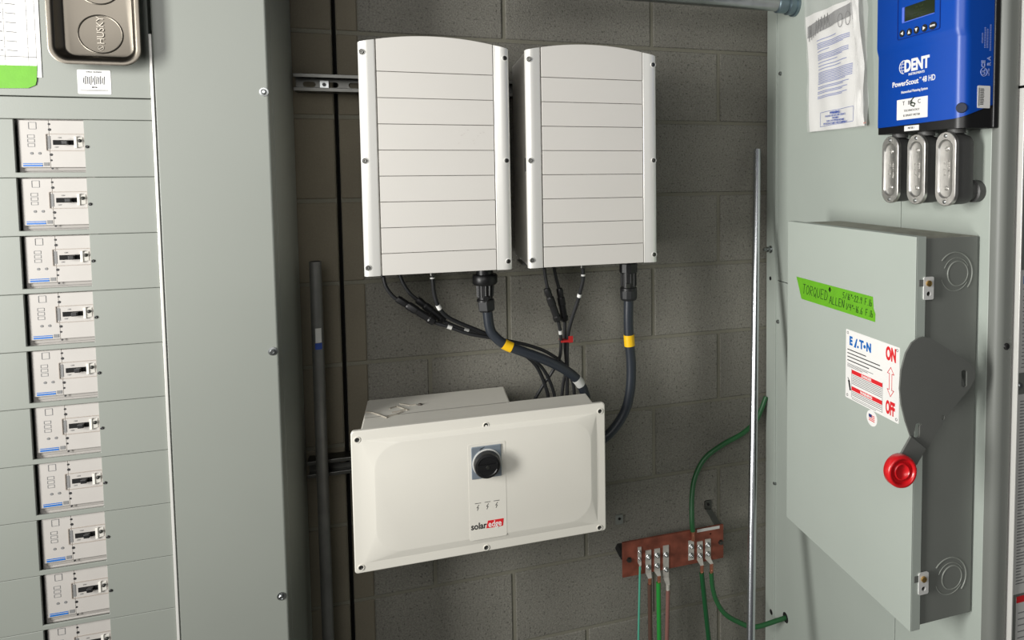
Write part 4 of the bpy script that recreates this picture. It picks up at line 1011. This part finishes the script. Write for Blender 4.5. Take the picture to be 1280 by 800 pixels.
# knock-outs on the near side
for zk in (1.499, 0.928):
    yk = 0.3065-RX; xk = DW-0.004
    b = MB()
    b.torus((xk, yk, zk-0.846), (1, 0, 0), 0.0225, 0.0014, 36); b.torus((xk, yk-0.006, zk-0.846), (1, 0, 0), 0.0315, 0.0009, 36, 0.3, 2.6); b.torus((xk, yk-0.006, zk-0.846), (1, 0, 0), 0.0390, 0.0013, 36, 2.4, 5.6)
    b.torus((xk, yk-0.003, zk-0.846), (1, 0, 0), 0.029, 0.0008, 36, 3.6, 5.9)
    b.build('knockout_rings', GREY, ds, smooth=True)
    b = MB(); b.lathe((xk, yk, zk-0.846), (1, 0, 0), [(0, 0.0215), (0.0006, 0.0212), (0.0006, 0)], 28); b.build('knockout_disc', DSGREY, ds)
# padlock tabs
for zt_, zb_ in ((1.4975, 1.4565), (0.962, 0.905)):
    b = MB(); zm = (zt_+zb_)/2-0.846; hh = 0.0205
    ya, yb_ = 0.2265-RX, 0.2480-RX
    poly = [(p[0], p[1]) for p in rrect(ya, yb_, zm-hh, zm+hh, 0.003)]
    hole_ = [(q[0], q[1]) for q in circ((ya+yb_)/2, zm-0.010, 0.0045, 14)]
    b.ext([(DW-0.0005, p[0], p[1]) for p in poly], (0.0028, 0, 0), [[(DW-0.0005, q[0], q[1]) for q in hole_]])
    tab = b.build('lock_tab', mat('white_zinc', (225, 225, 222), 0.4, 0.2) if zt_ > 1.2 else bpy.data.materials['white_zinc'], ds)
    MB().lathe((DW+0.0023, (ya+yb_)/2-0.001, zm+0.009), (1, 0, 0), [(0, 0.0055), (0.003, 0.0055), (0.004, 0.0035), (0.004, 0)], 12).build('brass_screw', BRASS, tab, smooth=True)
    MB().lathe((DW-0.0035, (ya+yb_)/2, zm-0.010), (1, 0, 0), [(0, 0.0043), (0.001, 0.0043)], 12).build('lock_hole', VOID, ds)
    b = MB(); b.box(DW-0.001, DW+0.0012, -0.140, -0.130, zm+0.004, zm+0.016); b.build('rivet_mark', HGREY, ds, bevel=0.0005)
# operating plate and handle
def hp(cx_, cy_, Y=-0.832): return at(1040+cx_/3.48, 400+cy_/3.48, 1, Y)
outl = [(375, 80), (400, 73), (432, 80), (520, 134), (600, 185), (618, 208), (624, 235), (620, 260), (604, 291), (552, 355), (506, 413), (470, 470), (438, 522), (424, 552), (408, 563), (390, 560), (368, 548), (345, 514), (320, 440), (303, 370), (296, 300), (302, 220), (322, 145), (348, 100)]
holes = [[hp(575+12.5*math.cos(a*PI/8), 255+(26 if math.sin(a*PI/8) > 0 else -26)+12*math.sin(a*PI/8)) for a in range(16)],
         [hp(372+14*math.cos(a*PI/8)+(5 if math.sin(a*PI/8) < 0 else -3), 482+(20 if math.sin(a*PI/8) > 0 else -22)+12*math.sin(a*PI/8)) for a in range(16)],
         [hp(483+6.5*math.cos(a*PI/6), 424+11*math.sin(a*PI/6)) for a in range(12)]]
b = MB(); b.ext([hp(*p) for p in outl], (0, 0.0035, 0), holes); b.build('operating_plate', HGREY, ds, world=True)
c = hp(520, 300); b = MB(); b.lathe((c.x+0.004, -0.7895, c.z), (0, -1, 0), [(0, 0.045), (0.012, 0.043), (0.016, 0.030), (0.0385, 0.028)], 28); b.build('pivot_hub', HGREY, ds, world=True, smooth=True)
bar = [hp(345, 505, -0.8365), hp(412, 560, -0.8365), hp(372, 628, -0.8365), hp(340, 660, -0.8365), hp(285, 640, -0.8365), hp(300, 585, -0.8365)]
b = MB(); b.ext(bar, (0, 0.004, 0)); hbar = b.build('handle_bar', HGREY, ds, world=True, bevel=0.001)
kc = at(1121.5, 586, 1, -0.8405)
b = MB(); b.lathe((kc.x, -0.8405, kc.z), (-0.10, -1, 0.06), [(0, 0.0255), (0.002, 0.0275), (0.013, 0.0275), (0.0165, 0.026), (0.0175, 0.0235), (0.0165, 0.0215), (0.0105, 0.0195), (0.0105, 0.0155), (0.0145, 0.0145), (0.0152, 0.0125), (0.0105, 0.0095), (0.0095, 0)], 36)
b.build('knob', RED, hbar, world=True, smooth=True, label='round red plastic knob', auto=60)
# name plate
yd = -0.1466
X0, Z0, PW, PH = 0.2297, 0.3735, 0.1600, 0.1425
b = MB(); b.pr(rrect(X0, X0+PW, Z0, Z0+PH, 0.002), yd-0.0009, yd); npl = b.build('name_plate', PAPER, ds)
yl = yd-0.0009
def U(u): return X0+PW*u
def V(v): return Z0+PH*(1-v)
b = MB(); b.text('E', 0.0235, U(0.105), yl-0.0002, V(0.155), sx=0.80, bold=0.0012); b.text('T', 0.0235, U(0.315), yl-0.0002, V(0.155), sx=0.85, bold=0.0011); b.text('N', 0.0235, U(0.455), yl-0.0002, V(0.155), sx=0.80, bold=0.0012)
b.pr([(U(.165), V(.225)), (U(.205), V(.225)), (U(.235), V(.09)), (U(.215), V(.09))], yl-0.0003, yl); b.pr(circ(U(.245), V(.2), 0.0026), yl-0.0003, yl); b.pr(circ(U(.375), V(.16), 0.0036), yl-0.0003, yl)
b.build('blue_logo', BLUEP, npl)
b = MB()
for k, wdt in enumerate((0.36, 0.62, 0.66, 0.42)):
    b.ribbon([(U(0.04), V(0.285+0.052*k)), (U(0.04+wdt), V(0.285+0.052*k))], 0.0019, yl)
b.ribbon([(U(0.07), V(0.74)), (U(0.10), V(0.86))], 0.005, yl); b.ribbon([(U(0.05), V(0.70)), (U(0.09), V(0.75))], 0.0016, yl)
b.build('black_print', INK, npl)
b = MB()
for k in range(3): b.ribbon([(U(0.04), V(0.49+0.02*k)), (U(0.04+0.5-0.1*k), V(0.49+0.02*k))], 0.0011, yl)
for v0 in (0.635, 0.875):
    for k in range(6 if v0 < 0.7 else 3): b.ribbon([(U(0.14), V(v0+0.0245*k)), (U(0.70), V(v0+0.0245*k))], 0.0013, yl)
b.ribbon([(U(.125), V(.55)), (U(.125), V(.955)), (U(.715), V(.955)), (U(.715), V(.55))], 0.0008, yl)
b.ribbon([(U(.14), V(.977)), (U(.6), V(.977))], 0.001, yl)
b.build('grey_print', INKG, npl)
b = MB(); b.box(U(.128), U(.712), yl-0.0004, yl, V(.617), V(.560)); b.box(U(.128), U(.712), yl-0.0004, yl, V(.857), V(.800))
b.text('ON', 0.0340, U(0.855), yl-0.0002, V(0.135), sx=0.52, bold=0.0016); b.text('OFF', 0.0340, U(0.855), yl-0.0002, V(0.855), sx=0.42, bold=0.0016)
ax0 = U(.855)
b.ribbon([(ax0, V(.30)), (ax0-0.009, V(.385)), (ax0-0.0035, V(.385)), (ax0-0.0035, V(.60)), (ax0-0.009, V(.60)), (ax0, V(.69)), (ax0+0.009, V(.60)), (ax0+0.0035, V(.60)), (ax0+0.0035, V(.385)), (ax0+0.009, V(.385)), (ax0, V(.30))], 0.0012, yl)
b.build('red_print', REDP, npl)
b = MB(); b.text('DANGER', 0.0075, U(.42), yl-0.0006, V(.589), bold=0.0002); b.text('WARNING', 0.0075, U(.42), yl-0.0006, V(.829), bold=0.0002); b.build('white_print', PAPER, npl)
b = MB()
for u_, v_ in ((.04, .045), (.96, .045), (.04, .955), (.96, .955)): b.torus((U(u_), yl, V(v_)), (0, 1, 0), 0.0024, 0.0005, 14)
b.build('plate_rivets', STEELD, npl)

# round flag sticker
fs = thing('flag_sticker', 'small round white sticker with a striped flag below the white plate', 'sticker', DR+Vector((-0.1466, -0.3135, 0.3575)), R90)
MB().pr(circ(0, 0, 0.0158, 28), -0.0005, 0).build('sticker_disc', PAPER, fs)
b = MB()
for k in range(4): b.box(-0.0085, 0.0085, -0.0009, -0.0005, -0.006+k*0.0034, -0.0044+k*0.0034)
b.build('red_stripes', REDP, fs)
MB().box(-0.0085, 0.0, -0.0012, -0.0005, 0.0008, 0.0068).build('blue_canton', mat('flag_blue', (40, 50, 110), 0.6), fs)

# green tape with handwriting
tp = thing('labelled_tape', 'green tape strip with handwritten torque notes on the switch box door', 'tape', DR+Vector((-0.1466, 0, 0.55)), R90)
MB().pr([(0.0395, 0.0465), (0.312, 0.0470), (0.3145, 0.024), (0.3200, 0.015), (0.3195, -0.0010), (0.0635, -0.0020), (0.060, 0.0), (0.052, 0.019)], -0.0006, 0).build('strip', GREEN, tp)
b = MB()
write(b, 'TORQUED', 0.066, 0.0125, 0.0142, 0.021, 0.0014, -0.0006, 0.12)
write(b, 'ALLEN', 0.170, 0.008, 0.0108, 0.016, 0.0014, -0.0006, 0.1)
b.ribbon([(0.172, 0.033), (0.168, 0.037), (0.172, 0.042), (0.175, 0.037), (0.171, 0.034), (0.170, 0.041), (0.174, 0.039)], 0.0024, -0.0006)
write(b, '5/16"-22.9 F.lb', 0.2165, 0.0275, 0.0074, 0.0125, 0.0012, -0.0006, 0.1)
write(b, '1/4"-16.6 F.lb', 0.2265, 0.0065, 0.0078, 0.0125, 0.0012, -0.0006, 0.1)
b.build('handwriting', GINK, tp)
